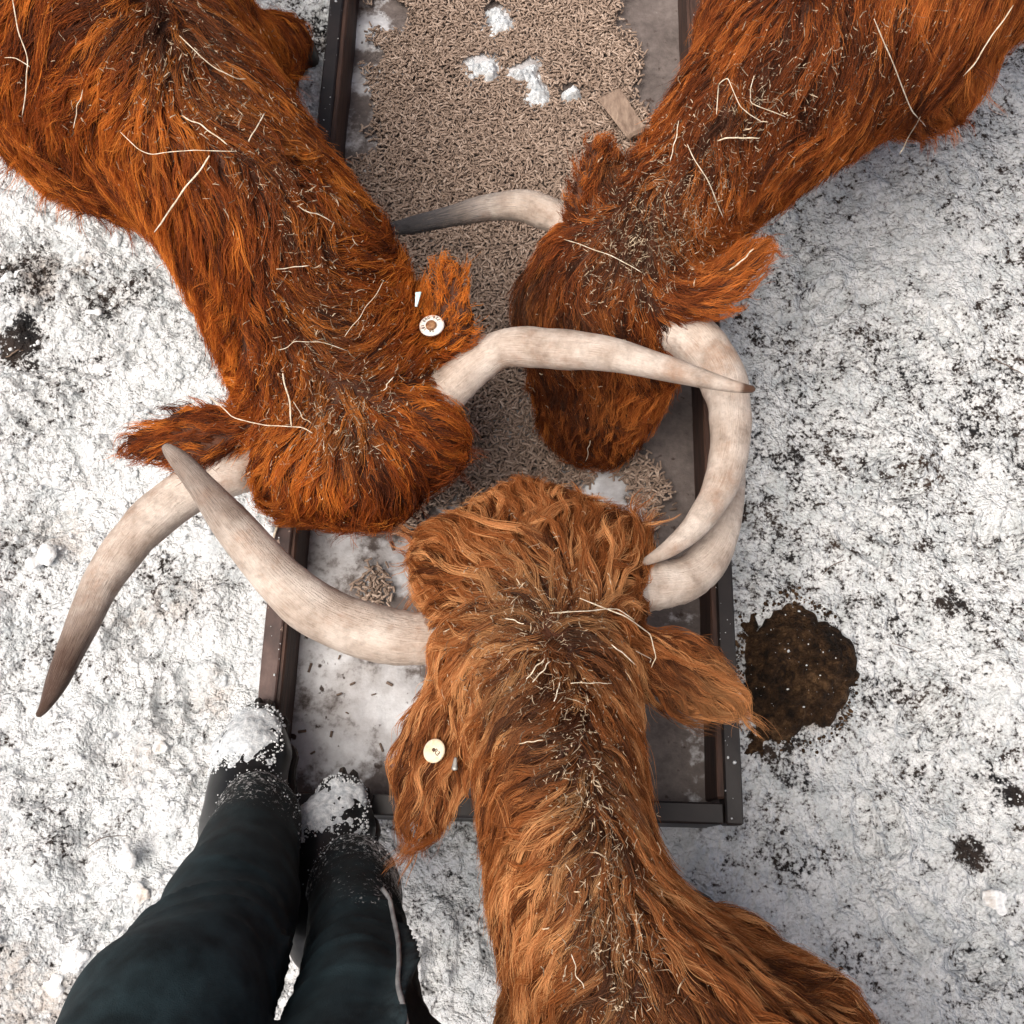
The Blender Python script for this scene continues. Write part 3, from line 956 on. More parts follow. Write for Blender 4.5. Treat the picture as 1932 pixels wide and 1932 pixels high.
def build_snow_lumps():
    labs = ['largest snow lump among the pellets, on its own near the frame top', 'small snow dab beside the lump near the frame top', 'wide snow lump in the pellets, middle of the trough', 'snow dab touching the wide lump in the pellets', 'snow lump in the pellets between two smaller dabs', 'lowest of the snow lumps in the pellet bed', 'thin snow dab bridging two lumps in the pellets', 'tiny snow dab in the middle of the pellet bed', 'snow dab in the pellets nearest the wooden block']
    for i, (px, py, r) in enumerate(SNOWHOLES[:9]):
        c = P(px, py, FLOOR + .016); nr, na = 14, 40; V = []
        for j in range(nr + 1):
            for k in range(na):
                s_, a_ = j / nr * 1.25, k * 2 * math.pi / na
                V.append([c[0] + r * s_ * math.cos(a_) * 1.1, c[1] + r * s_ * math.sin(a_) * .85, s_])
        V = np.array(V); s_ = V[:, 2].copy()
        e = 1 - s_ + .55 * fbm2(V[:, 0] * 45, V[:, 1] * 45, 3, i)
        V[:, 2] = FLOOR + .008 + .022 * np.clip(e, -.5, 1) ** 1 + .004 * vn2(V[:, 0] * 170, V[:, 1] * 170, i + 3)
        V[-na:, 2] = FLOOR - .002
        j = np.arange(nr)[:, None] * na; k = np.arange(na)[None]; k2 = (k + 1) % na
        tag(mesh_obj('snow_lump', V, np.stack([j + k, j + na + k, j + na + k2, j + k2], -1).reshape(-1, 4), M['dust']), labs[i], 'snow lump', 'snow lumps in the feed pellets')


build_snow_lumps()


def build_block():
    c = P(1176, 215, FLOOR + .036)
    a = P(1150, 175, FLOOR + .036); b = P(1200, 245, FLOOR + .036)
    d = unit(b - a); L = np.linalg.norm(b - a) + .012
    V, Fc = rect(-.0245, .0245, -L / 2, L / 2, -.010, .010, .006, .007, 3)
    s = np.column_stack([d[1], -d[0], 0 * d[0]]).ravel() if False else np.array([d[1], -d[0], 0])
    V[:, 0] *= 1 + .12 * np.sign(V[:, 1]) * -1
    Vw = c + V[:, :1] * s + V[:, 1:2] * d + V[:, 2:] * np.array([0, 0, 1])
    tag(mesh_obj('wooden_block', Vw, Fc, M['block'], smooth=False), 'grey-brown rectangular wooden block lying on the pellets', 'block')


build_block()

# ================================================================== the cows
def sec(lx, ly, rx, ry, z, hv, shrink=.022):
    a, b = P(lx, ly, z), P(rx, ry, z)
    w = np.linalg.norm(b - a) / 2
    return ((a + b) / 2, unit(b - a), max(.03, w - shrink), hv)


def ear(f, bx, by, bz, tx, ty, tz, w, lat=None, th=.015, bend=(0, 0, 0), k=.012):
    a, b = P(bx, by, bz), P(tx, ty, tz)
    m = (a + b) / 2 + np.array(bend)
    ax = unit(b - a)
    l = np.cross(ax, np.array(lat if lat is not None else (0, 0, 1.0)))
    f.seg(a, a + (m - a) * .5, l, (w * .55, th * 1.5), (w * .95, th * 1.2), .02)
    f.seg(a + (m - a) * .5, m, l, (w * .95, th * 1.2), (w, th), k)
    f.seg(m, b, l, (w, th), (w * .42, th * .7), k)


def torso(f, last, prev, n_legs_front=None, z=.62, scale=1.0, head=None, girth=1.0):
    """carries the back on past the frame: barrel, rump, tail, legs"""
    d = last[0] - prev[0] if head is None else np.asarray(head, float)
    d = np.array([d[0], d[1], 0]); d = unit(d); lat = np.array([-d[1], d[0], 0])
    if lat @ last[1] < 0: lat = -lat
    c0 = last[0].copy()
    S = [last]
    for dist, rl, hv, zz in ((.30, .215, .26, z), (.62, .235, .28, z - .01), (.95, .22, .27, z + .01), (1.22, .19, .24, z + .04), (1.38, .10, .15, z + .10)):
        S.append((np.array([c0[0] + d[0] * dist * scale, c0[1] + d[1] * dist * scale, zz]), lat, rl * girth, hv * girth))
    f.chain(S, .06)
    e = S[-1][0]
    f.chain([(e + [0, 0, .08], lat, .035, .03), (e + d * .10 + [0, 0, 0], lat, .025, .025), (e + d * .14 + [0, 0, -.35], lat, .018, .018), (e + d * .13 + [0, 0, -.52], lat, .03, .03)], .03)
    feet = []
    for s in (-1, 1):
        h = S[4][0] + lat * s * .13
        f.chain([(h + [0, 0, -.1], lat, .10, .15), (np.array([h[0] + d[0] * -.02, h[1] + d[1] * -.02, .38]), lat, .055, .07), (np.array([h[0] + d[0] * .07, h[1] + d[1] * .07, .28]), lat, .04, .045), (np.array([h[0] + d[0] * .02, h[1] + d[1] * .02, .07]), lat, .038, .038)], .05)
        feet.append(np.array([h[0] + d[0] * .02, h[1] + d[1] * .02, 0]))
    return d, lat, feet


def foreleg(f, top, foot, lat):
    top = np.asarray(top, float); foot = np.asarray(foot, float)
    knee = top * .42 + foot * .58 + np.array([0, 0, .03])
    f.chain([(top, lat, .085, .10), (knee, lat, .046, .048), (foot + [0, 0, .06], lat, .036, .036)], .05)


def hoof(parent, foot, d):
    V = []
    d = np.array([d[0], d[1], 0.0]); l = np.array([-d[1], d[0], 0])
    prof = ((-.005, .052), (.03, .047), (.06, .040), (.078, .034))
    for z, r in prof:
        for k in range(20):
            a = k * math.pi / 10
            rr = r * (1 - .28 * math.exp(-((a) / .22) ** 2) - .28 * math.exp(-((a - 2 * math.pi) / .22) ** 2))
            V.append(np.array([foot[0], foot[1], 0]) - d * rr * 1.15 * math.cos(a) + l * rr * math.sin(a) + np.array([0, 0, z]))
    i = np.arange(3)[:, None] * 20; k = np.arange(20)[None]; k2 = (k + 1) % 20
    Q = np.stack([i + k, i + k2, i + 20 + k2, i + 20 + k], -1).reshape(-1, 4)
    T = np.array([[60, 60 + k, 60 + k + 1] for k in range(1, 19)] + [[0, k + 1, k] for k in range(1, 19)])
    adopt(mesh_obj('hoof', V, [Q, T], M['hoof']), parent)


def horn(parent, pts, dark, blue=0.0, label=None, twist=0.0, seed=0):
    """pts: (x, y, z, width in picture pixels); dark: list of (along, darkness)"""
    c = [P(x, y, z) for x, y, z, w in pts]
    r = [w * .5 * (q - CO) @ CF / F for q, (x, y, z, w) in zip(c, pts)]
    n = 64; sides = 28
    S = spline(np.column_stack([np.array(c), np.array(r)]), n)
    path, rad = S[:, :3], np.maximum(S[:, 3], .0025)
    arc = np.concatenate([[0], np.cumsum(np.linalg.norm(np.diff(path, axis=0), axis=1))])
    rad = rad * (1 + .034 * np.sin(arc * 420 + 2 * vn2(arc * 40, arc * 0, seed)) * np.exp(-arc / .12))
    rad = rad * (1 + .035 * vn2(arc * 30, arc * 0 + seed, 3) + .012 * vn2(arc * 95, arc * 0 + seed, 7))
    rad[-1] *= .45
    V, Fc = tube(path, rad, sides)
    t = np.repeat(arc, sides); u = arc / arc[-1]
    a = np.tile(np.arange(sides), n) * 2 * math.pi / sides
    # shallow lengthwise fluting and dents
    ctr = np.repeat(path, sides, 0)
    fl = .012 * np.sin(a * 5 + twist * np.repeat(u, sides) * 6 + seed) + .03 * vn2(t * 26 + seed, np.cos(a) * 1.5 + np.sin(a) * 2.2, 8)
    V[:n * sides] = ctr + (V[:n * sides] - ctr) * (1 + fl)[:, None]
    ob = mesh_obj('horn', V, Fc, M['horn'])
    vattr(ob, 'along', np.concatenate([t, [0, arc[-1]]]))
    vattr(ob, 'around', np.concatenate([np.abs((a / math.pi) - 1), [0, 0]]))
    dk = np.interp(u, [q[0] for q in dark], [q[1] for q in dark])
    vattr(ob, 'darkness', np.concatenate([np.repeat(dk, sides), [dk[0], dk[-1]]]))
    vattr(ob, 'blue', np.full(n * sides + 2, blue))
    if label: ob['label'] = label
    adopt(ob, parent)
    return ob


def fur(parent, f, V, Q, arrows, nh, cols, dirt, pale=(), wave=.25, lock=4200, clump=.72, frizz=.006, seed=0, shag=1.0, grav=.35, lift=.55, name='fur'):
    rng = np.random.default_rng(seed)
    tri = np.concatenate([Q[:, [0, 1, 2]], Q[:, [0, 2, 3]]])
    a, b, c = V[tri[:, 0]], V[tri[:, 1]], V[tri[:, 2]]
    nr = np.cross(b - a, c - a); area = np.linalg.norm(nr, axis=1) / 2; nr = unit(nr)
    cen = (a + b + c) / 3
    px = proj(cen); view = unit(CO - cen)
    inn = (px[:, 0] > -220) & (px[:, 0] < 2152) & (px[:, 1] > -220) & (px[:, 1] < 2152) & (cen[:, 2] < CAMZ - .2)
    w = np.where(inn, 1.0, .20) * np.where((nr * view).sum(1) > -.12, 1.0, .18) * np.where(cen[:, 2] < .12, .4, 1.0)
    cd = np.cumsum(area * w); 
    pick = np.searchsorted(cd, rng.random(nh) * cd[-1])
    u, v = rng.random(nh), rng.random(nh); fl = u + v > 1; u[fl], v[fl] = 1 - u[fl], 1 - v[fl]
    root = a[pick] + (b - a)[pick] * u[:, None] + (c - a)[pick] * v[:, None]
    far = ~inn[pick]
    # direction and length as combed, from arrows laid on the body
    A = np.array([q[:2] for q in arrows], float)
    hp, hn, ok = trace(f, A)
    bad = ~ok
    if bad.any():
        kd0 = kdtree.KDTree(len(V))
        for i, q in enumerate(V): kd0.insert(q, i)
        kd0.balance()
        d0 = rays(A)
        for i in np.where(bad)[0]:
            best = min(((kd0.find(CO + d0[i] * s)) for s in np.linspace(.8, 2.2, 40)), key=lambda q: q[2])
            hp[i] = V[best[1]]
    D = np.array([q[2:4] for q in arrows], float); Dl = unit(D)
    AV = Dl[:, :1] * CR - Dl[:, 1:] * CU
    AL = np.array([q[4] for q in arrows])

    def flow(p):
        d2 = ((p[:, None] - hp[None]) ** 2).sum(2)
        k = np.exp(-d2 / (2 * .045 ** 2)) + 1e-3 / (1 + d2 * 400) ** 2 + 1e-9
        k /= k.sum(1, keepdims=True)
        return k @ AV, k @ AL
    G = root[:lock].copy(); g0 = G.copy()
    n0 = f.grad(G)
    fl0, LN = flow(G)
    LN = LN * shag * rng.uniform(.72, 1.2, lock)
    K = 9
    pts = [G.copy()]
    ph = 5.0 * vn3(G, 16, seed + 1) + .7 * rng.normal(size=lock); fr = rng.uniform(1.0, 1.6, lock); am = wave * rng.uniform(.5, 1.3, lock)
    jit = np.stack([vn3(G, 26, seed + k) for k in (2, 3, 4)], 1) * .42 + .14 * rng.normal(size=(lock, 3))
    off = .004 + .016 * rng.random(lock) ** 1.5
    pos = G; prev = unit(fl0 + n0)
    for k in range(1, K):
        s = k / (K - 1)
        n = f.grad(pos); fd = f(pos)
        fw, _ = flow(pos)
        fw = fw + jit
        near = np.clip(1.3 - fd / .05, 0, 1)[:, None]
        fw = unit(fw - n * (fw * n).sum(1, keepdims=True) * near)
        side = unit(np.cross(n, fw))
        d = unit(.45 * prev + fw + n * (lift * (1 - 1.7 * s)) + side * (am * np.cos(6.283 * fr * s + ph))[:, None] + np.array([0, 0, -1.0]) * (grav * s))
        pos = pos + d * (LN / (K - 1))[:, None]
        fd = f(pos)
        pos = pos + n * np.clip(off * s ** .4 - fd, 0, .03)[:, None]
        prev = d; pts.append(pos.copy())
    GP = np.stack(pts, 1)                                   # lock, K, 3
    kd = kdtree.KDTree(lock)
    for i, q in enumerate(g0): kd.insert(q, i)
    kd.balance()
    near = np.array([kd.find(q)[1] for q in root])
    lj = rng.uniform(.55, 1.08, nh); loose = rng.random(nh) < .12
    ns = np.arange(K) / (K - 1)
    uu = np.clip(ns[None] * lj[:, None] * (K - 1), 0, K - 1 - 1e-5)
    i0 = np.minimum(uu.astype(int), K - 2); fr_ = (uu - i0)[:, :, None]
    gp = GP[near[:, None], i0] * (1 - fr_) + GP[near[:, None], i0 + 1] * fr_
    cl = np.where(loose, .15, clump * rng.uniform(.8, 1.15, nh))
    offs = (root - g0[near])
    stray = np.linalg.norm(offs, axis=1) > .024
    om = np.linalg.norm(offs, axis=1, keepdims=True); offs = offs * np.minimum(1, .03 / (om + 1e-9))
    keep = 1 - np.clip(cl[:, None] * ns[None] ** .8, 0, .93)
    Z = gp + offs[:, None] * keep[:, :, None]
    # individual frizz
    r1 = rng.normal(size=(nh, 1, 3)); r2 = rng.normal(size=(nh, 1, 3))
    amp = frizz * np.where(loose, 2.2, 1.0)[:, None, None]
    p2 = rng.uniform(0, 6.28, (nh, 1))
    Z = Z + amp * (r1 * (ns[None, :, None] ** 1.3) * .7 + r2 * np.sin(ns[None] * 7.5 + p2)[:, :, None] * ns[None, :, None] * .45)
    Z[:, 0] = root
    cur = bpy.data.hair_curves.new(name)
    cur.add_curves([K] * nh)
    cur.attributes['position'].data.foreach_set('vector', Z.astype(np.float32).ravel())
    rad = (np.where(rng.random(nh) < .16, .00062, .00033) * rng.uniform(.7, 1.25, nh) * np.where(far, 2.6, 1) * np.where(stray & ~far, .0, 1))[:, None] * (1 - .72 * ns[None] ** 1.5)
    ra = cur.attributes.get('radius') or cur.attributes.new('radius', 'FLOAT', 'POINT')
    ra.data.foreach_set('value', rad.astype(np.float32).ravel())
    # colour
    cols = np.array(cols)                                   # dark, mid, light
    tl = np.clip(.44 + .34 * vn3(g0, 11, seed) + .30 * rng.normal(size=lock), 0, 1)[near] + .13 * rng.normal(size=nh)
    tl = np.clip(tl, 0, 1)[:, None]
    cc = np.where(tl < .5, cols[0] + (cols[1] - cols[0]) * tl * 2, cols[1] + (cols[2] - cols[1]) * (tl - .5) * 2)
    rp = proj(root); dm = np.zeros(nh)
    for x, y, r, k in dirt:  # dirt spots, with the red cow's painted face shade among them
        d = np.hypot(rp[:, 0] - x, rp[:, 1] - y) / r
        dm = np.maximum(dm, .85 * k * np.exp(-d * d * 1.7))
    pm = np.zeros(nh)
    for x, y, r, k in pale:
        d = np.hypot(rp[:, 0] - x, rp[:, 1] - y) / r
        pm = np.maximum(pm, k * np.exp(-d ** 4))
    cc = cc + (cols[2] * 1.05 - cc) * (pm * rng.uniform(.4, 1.1, nh))[:, None]
    dm = np.clip(dm * rng.uniform(.5, 1.3, nh), 0, .92)[:, None]
    cc = cc * (1 - dm) + np.array([.050, .034, .024]) * dm
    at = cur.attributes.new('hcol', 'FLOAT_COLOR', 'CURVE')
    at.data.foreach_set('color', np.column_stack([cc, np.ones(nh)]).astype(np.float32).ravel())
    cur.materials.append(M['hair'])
    ob = bpy.data.objects.new(name, cur); COL.objects.link(ob)
    adopt(ob, parent)
    return ob


FIELDS = {}


def finish_cow(key, f, root, vox=.012):
    V, Q = f.mesh(vox)
    FIELDS[key] = f
    ob = mesh_obj('body', V, Q, M['skin'])
    adopt(ob, root)
    return V, Q


# ------------------------------------------------ cow at the upper left of the trough
C1 = empty('cow', tuple(P(330, 150, 0)))
tag(C1, 'dark red shaggy cow strewn with straw, white numbered button tag in one ear', 'cow')
f1 = Field(.04)
pollA = sec(500, 880, 830, 755, .47, .10, .015)
neck = [pollA, sec(440, 735, 825, 645, .50, .12), sec(400, 615, 770, 520, .55, .15), sec(350, 500, 695, 440, .60, .17), sec(298, 400, 622, 345, .63, .19), sec(170, 290, 552, 215, .66, .20, .03), sec(-60, 160, 508, 70, .67, .21, .03)]
f1.chain(neck, .06)
muz = P(705, 880, .15)
f1.chain([(pollA[0] + [0, 0, -.02], pollA[1], .115, .10), (pollA[0] * .5 + muz * .5, pollA[1], .095, .085), (muz, pollA[1], .068, .06)], .05)
f1.chain([(P(560, 905, .50), pollA[1], .05, .05), (P(690, 880, .50), pollA[1], .06, .055), (P(800, 830, .50), pollA[1], .05, .05)], .05)   # brow under the forelock
d1, l1, feet1 = torso(f1, neck[-1], neck[-2], z=.69, head=(-.60, .80, 0), girth=.92)
foreleg(f1, P(430, 130, .50), P(556, 105, 0), l1)
foreleg(f1, P(130, 250, .50), P(300, 400, 0) + np.array([-.05, .22, 0]), l1)
ear(f1, 832, 665, .53, 850, 508, .62, .043, lat=(-.25, 0, .95), th=.013)
ear(f1, 450, 815, .50, 255, 838, .50, .044, th=.014)
V1, Q1 = finish_cow('1', f1, C1)
for ft in feet1 + [P(556, 105, 0), P(300, 400, 0) + np.array([-.05, .22, 0])]: hoof(C1, ft, d1)
horn(C1, [(815, 760, .50, 88), (850, 730, .51, 88), (905, 682, .53, 78), (960, 655, .55, 74), (1050, 658, .58, 75), (1150, 668, .605, 64), (1250, 693, .63, 50), (1330, 715, .645, 34), (1390, 730, .655, 22), (1425, 735, .66, 12)],
     [(0, .15), (.5, .0), (.75, .12), (.96, .2), (.975, .95), (1, .95)], 0, 'pale horn with a chipped rust-brown tip, lying over another horn', seed=1)
horn(C1, [(520, 870, .47, 92), (465, 882, .47, 92), (380, 912, .46, 92), (280, 985, .45, 86), (200, 1085, .45, 74), (150, 1190, .46, 60), (108, 1285, .48, 40), (85, 1332, .49, 22), (70, 1352, .495, 10)],
     [(0, .2), (.3, .05), (.55, .15), (.72, .5), (.86, .85), (1, .9)], .15, 'long horn sweeping out over the snow to a dark brown tip', seed=2)
ARR1 = [(60, 60, -40, 50, .08), (40, 200, -40, 60, .07), (150, 120, -70, 60, .08), (120, 290, -30, 75, .075), (40, 310, -15, 80, .07), (220, 220, -60, 60, .075), (230, 330, -30, 80, .06), (290, 400, -20, 80, .06), (330, 500, -40, 70, .07),
        (250, 60, -60, 40, .09), (330, 120, 10, 30, .06), (390, 40, 70, 5, .08), (470, 60, 80, 10, .08), (450, 160, 80, 20, .08), (520, 230, 80, 5, .07), (400, 240, 40, 40, .07), (360, 300, -30, 60, .07), (560, 320, 80, 0, .07), (480, 350, 50, 40, .08), (430, 430, -20, 80, .09), (380, 560, -60, 50, .06), (620, 400, 70, -10, .06), (540, 460, 40, 60, .08), (500, 540, -10, 80, .07), (440, 620, -50, 60, .06), (680, 480, 70, -10, .06), (600, 560, 50, 10, .05), (720, 560, 60, -50, .06), (560, 680, 20, 60, .045), (480, 720, -70, 40, .05), (660, 680, 55, -60, .06), (740, 660, 50, -60, .06), (800, 640, 50, -50, .05),
        (620, 760, -10, 60, .045), (700, 760, 60, -40, .05), (790, 720, 70, -30, .05), (560, 800, -30, 60, .05), (680, 810, 0, 60, .05), (760, 810, 70, -20, .07), (830, 790, 70, -20, .06), (840, 850, 60, 40, .06), (760, 880, 40, 60, .07), (680, 890, 0, 80, .08), (600, 880, -30, 80, .08), (540, 870, -50, 70, .07), (480, 830, -60, 50, .05), (500, 800, -50, 30, .045), (640, 950, 0, 80, .06), (720, 930, 20, 80, .06),
        (845, 620, 5, -70, .017), (850, 560, 10, -70, .018), (850, 510, 5, -70, .02), (885, 540, 15, -60, .02), (810, 560, 5, -60, .017), (420, 820, -70, 5, .03), (340, 830, -80, 10, .035), (270, 840, -80, 20, .05), (300, 860, -60, 50, .03)]
COLS1 = ((.070, .010, .0015), (.38, .078, .0065), (.84, .28, .038))
DIRT1 = [(330, 60, 110, .75), (390, 170, 90, .7), (480, 270, 90, .65), (560, 400, 90, .5), (600, 620, 100, .6), (620, 720, 110, .6), (660, 815, 50, .95), (300, 10, 100, .6), (560, 520, 70, .5), (300, 240, 60, .3)]
fur(C1, f1, V1, Q1, ARR1, 115000, COLS1, DIRT1, ((848, 560, 85, .85),), wave=.34, lock=8800, clump=.74, frizz=.0042, shag=1.05, lift=.40, seed=21)

# ------------------------------------------------ cow at the upper right of the trough
C2 = empty('cow', tuple(P(1700, 60, 0)))
tag(C2, 'red cow with hay matted on its poll, muzzle down among the pellets', 'cow')
f2 = Field(.04)
pollB = sec(1045, 470, 1300, 575, .47, .10, .012)
neck = [pollB, sec(1120, 380, 1350, 500, .50, .115, .022), sec(1218, 305, 1405, 425, .55, .14, .022), sec(1298, 180, 1500, 335, .60, .17, .022), sec(1350, 60, 1645, 238, .65, .19, .025), sec(1372, -120, 1825, 135, .67, .20, .03)]
f2.chain(neck, .05)
muz2 = P(1112, 800, .14)
f2.chain([(pollB[0] + [0, 0, -.01], pollB[1], .118, .09), (P(1140, 610, .38), pollB[1], .132, .085), (P(1130, 720, .24), pollB[1], .104, .075), (muz2, pollB[1], .090, .062)], .05)
d2_, l2, feet2 = torso(f2, neck[-1], neck[-2], z=.69, head=(.70, .71, 0), girth=.93)
foreleg(f2, P(1420, 60, .48), P(1400, 60, 0) + np.array([.06, .02, 0]), l2)
foreleg(f2, P(1750, 130, .50), P(1600, 250, 0) + np.array([.02, .16, 0]), l2)
ear(f2, 1150, 415, .52, 1128, 285, .60, .062, lat=(.35, 0, .93), th=.014)
ear(f2, 1285, 565, .52, 1430, 478, .54, .042, th=.014)
V2, Q2 = finish_cow('2', f2, C2)
for ft in feet2 + [P(1400, 60, 0) + np.array([.06, .02, 0]), P(1600, 250, 0) + np.array([.02, .16, 0])]: hoof(C2, ft, d2_)
horn(C2, [(1075, 420, .47, 62), (1030, 402, .47, 64), (985, 388, .465, 58), (920, 392, .455, 48), (850, 408, .44, 40), (790, 422, .425, 33), (740, 432, .41, 25), (705, 438, .40, 18), (672, 444, .395, 8)],
     [(0, .15), (.25, .3), (.45, .65), (.7, .95), (1, 1.0)], .85, 'slim horn with a blue-grey tip hanging over the pellets', seed=3)
horn(C2, [(1225, 590, .46, 112), (1265, 612, .46, 108), (1325, 655, .46, 96), (1368, 730, .465, 86), (1378, 820, .47, 78), (1362, 910, .48, 66), (1318, 985, .49, 50), (1270, 1030, .495, 36), (1228, 1055, .50, 20), (1205, 1064, .50, 8)],
     [(0, .25), (.15, .0), (.6, .0), (.85, .12), (1, .3)], .3, 'cream horn curling round beneath another horn to a pale tip', seed=4)
ARR2 = [(1400, 30, -60, 30, .07), (1370, 120, -70, 50, .06), (1320, 190, -60, 50, .05), (1280, 260, -60, 30, .05), (1250, 310, -50, 30, .045), (1480, 100, -30, 40, .06), (1450, 180, 5, 50, .06), (1420, 260, 10, 70, .06), (1360, 330, 0, 60, .05), (1550, 60, 5, 60, .08), (1600, 150, 10, 90, .09), (1550, 250, 15, 90, .08), (1480, 330, 10, 80, .07), (1420, 400, 15, 70, .06), (1700, 60, 10, 90, .10), (1700, 160, 25, 90, .08), (1650, 240, 35, 80, .055), (1800, 90, 20, 90, .09), (1850, 40, 15, 90, .10), (1800, 170, 40, 80, .06), (1900, 110, 40, 90, .07), (1540, 330, 35, 60, .05),
        (1300, 370, 20, 60, .05), (1250, 420, 10, 50, .04), (1180, 420, -40, 40, .035), (1160, 480, -20, 60, .04), (1240, 480, 40, 50, .04), (1300, 470, 50, 50, .05), (1090, 470, -60, 50, .05), (1040, 500, -50, 70, .06), (1100, 560, -15, 90, .07), (1020, 570, -40, 80, .07), (1180, 560, 20, 80, .07), (1250, 580, 60, 70, .06), (1060, 650, -20, 80, .07), (1130, 650, 5, 90, .07), (1200, 650, 30, 80, .07), (1260, 680, 50, 70, .05), (1040, 740, -30, 70, .05), (1120, 740, 0, 80, .05), (1190, 740, 20, 80, .05), (1060, 810, -40, 60, .04), (1130, 820, 0, 60, .035), (1200, 800, 30, 60, .04),
        (1110, 370, -20, -60, .022), (1090, 310, 5, -70, .022), (1110, 270, 50, -40, .024), (1140, 330, 20, -50, .020), (1160, 290, 60, 0, .022), (1300, 550, 60, -40, .05), (1360, 520, 70, -50, .06), (1410, 490, 70, -50, .06), (1360, 560, 70, -10, .05), (1400, 470, 50, -60, .05)]
COLS2 = ((.055, .009, .0018), (.32, .068, .009), (.76, .25, .048))
DIRT_SHADE2 = [(1155, 345, 48, 1.0), (1090, 620, 130, .62), (1010, 540, 90, .7), (1110, 760, 110, .5), (1230, 420, 90, .8), (1170, 480, 80, .7), (1280, 350, 70, .55), (1390, 210, 90, .35), (1150, 540, 50, .5), (1500, 130, 120, .2)]  # face spots are painted shade, the ear spot just darker, the rest dirt
fur(C2, f2, V2, Q2, ARR2, 105000, COLS2, DIRT_SHADE2, ((1400, 500, 70, .5),), wave=.36, lock=8200, clump=.76, frizz=.0042, shag=1.0, lift=.40, seed=22)

# ------------------------------------------------ ginger cow from below
C3 = empty('cow', tuple(P(1180, 1930, 0)))
tag(C3, 'lighter ginger wavy-haired cow seen from behind its shaggy forelock, cream ear tag', 'cow')
f3 = Field(.04); l_c3 = np.array([.9, .42, 0])
pollC = sec(800, 1150, 1225, 1130, .47, .095, .03)
neck = [pollC, sec(812, 1290, 1225, 1265, .50, .12, .032), sec(888, 1430, 1212, 1400, .53, .15, .03), sec(912, 1560, 1220, 1530, .56, .17, .03), sec(935, 1690, 1248, 1660, .58, .19, .03), sec(966, 1830, 1320, 1800, .58, .20, .03), sec(1005, 1985, 1490, 1950, .57, .22, .03)]
f3.chain(neck, .05)
muz3 = P(1005, 1075, .14)
f3.chain([(pollC[0], pollC[1], .125, .10), (pollC[0] * .5 + muz3 * .5 + np.array([0, .03, .03]), pollC[1], .10, .09), (muz3, pollC[1], .07, .062)], .05)
f3.chain([(P(870, 1060, .44), pollC[1], .06, .06), (P(1000, 1030, .44), pollC[1], .07, .06), (P(1130, 1050, .44), pollC[1], .06, .06)], .05)
f3.chain([(P(1370, 1840, .47), l_c3, .06, .08), (P(1470, 1960, .49), l_c3, .09, .12)], .06)
d3, l3, feet3 = torso(f3, neck[-1], neck[-2], z=.60, head=(.58, -.81, 0), girth=.92)
foreleg(f3, P(1400, 1950, .42), P(1310, 1745, 0), l3)
foreleg(f3, P(1090, 1960, .42), P(1040, 1800, 0), l3)
ear(f3, 842, 1325, .50, 800, 1540, .47, .044, lat=(-.2, 0, .97), th=.015)
ear(f3, 1215, 1235, .50, 1365, 1315, .47, .044, lat=(.2, .1, .97), th=.015)
V3, Q3 = finish_cow('3', f3, C3)
for ft in feet3 + [P(1310, 1745, 0), P(1040, 1800, 0)]: hoof(C3, ft, d3)
horn(C3, [(880, 1205, .47, 98), (825, 1205, .475, 98), (740, 1201, .485, 104), (620, 1163, .505, 104), (530, 1095, .535, 96), (450, 1003, .57, 78), (392, 932, .60, 58), (345, 875, .625, 40), (322, 852, .635, 28), (308, 840, .64, 12)],
     [(0, .0), (.45, .0), (.62, .12), (.76, .45), (.92, .6), (1, .55)], .25, 'thick pale horn sweeping over a second horn to a grey-brown tip', seed=5)
horn(C3, [(1180, 1105, .46, 96), (1225, 1105, .455, 94), (1295, 1092, .44, 84), (1345, 1042, .42, 74), (1372, 960, .395, 62), (1380, 880, .375, 48), (1376, 800, .36, 32), (1366, 745, .355, 14)],
     [(0, .05), (.5, .05), (.8, .4), (1, .8)], .3, 'pale horn tucked under the curling tip of another horn', seed=6)
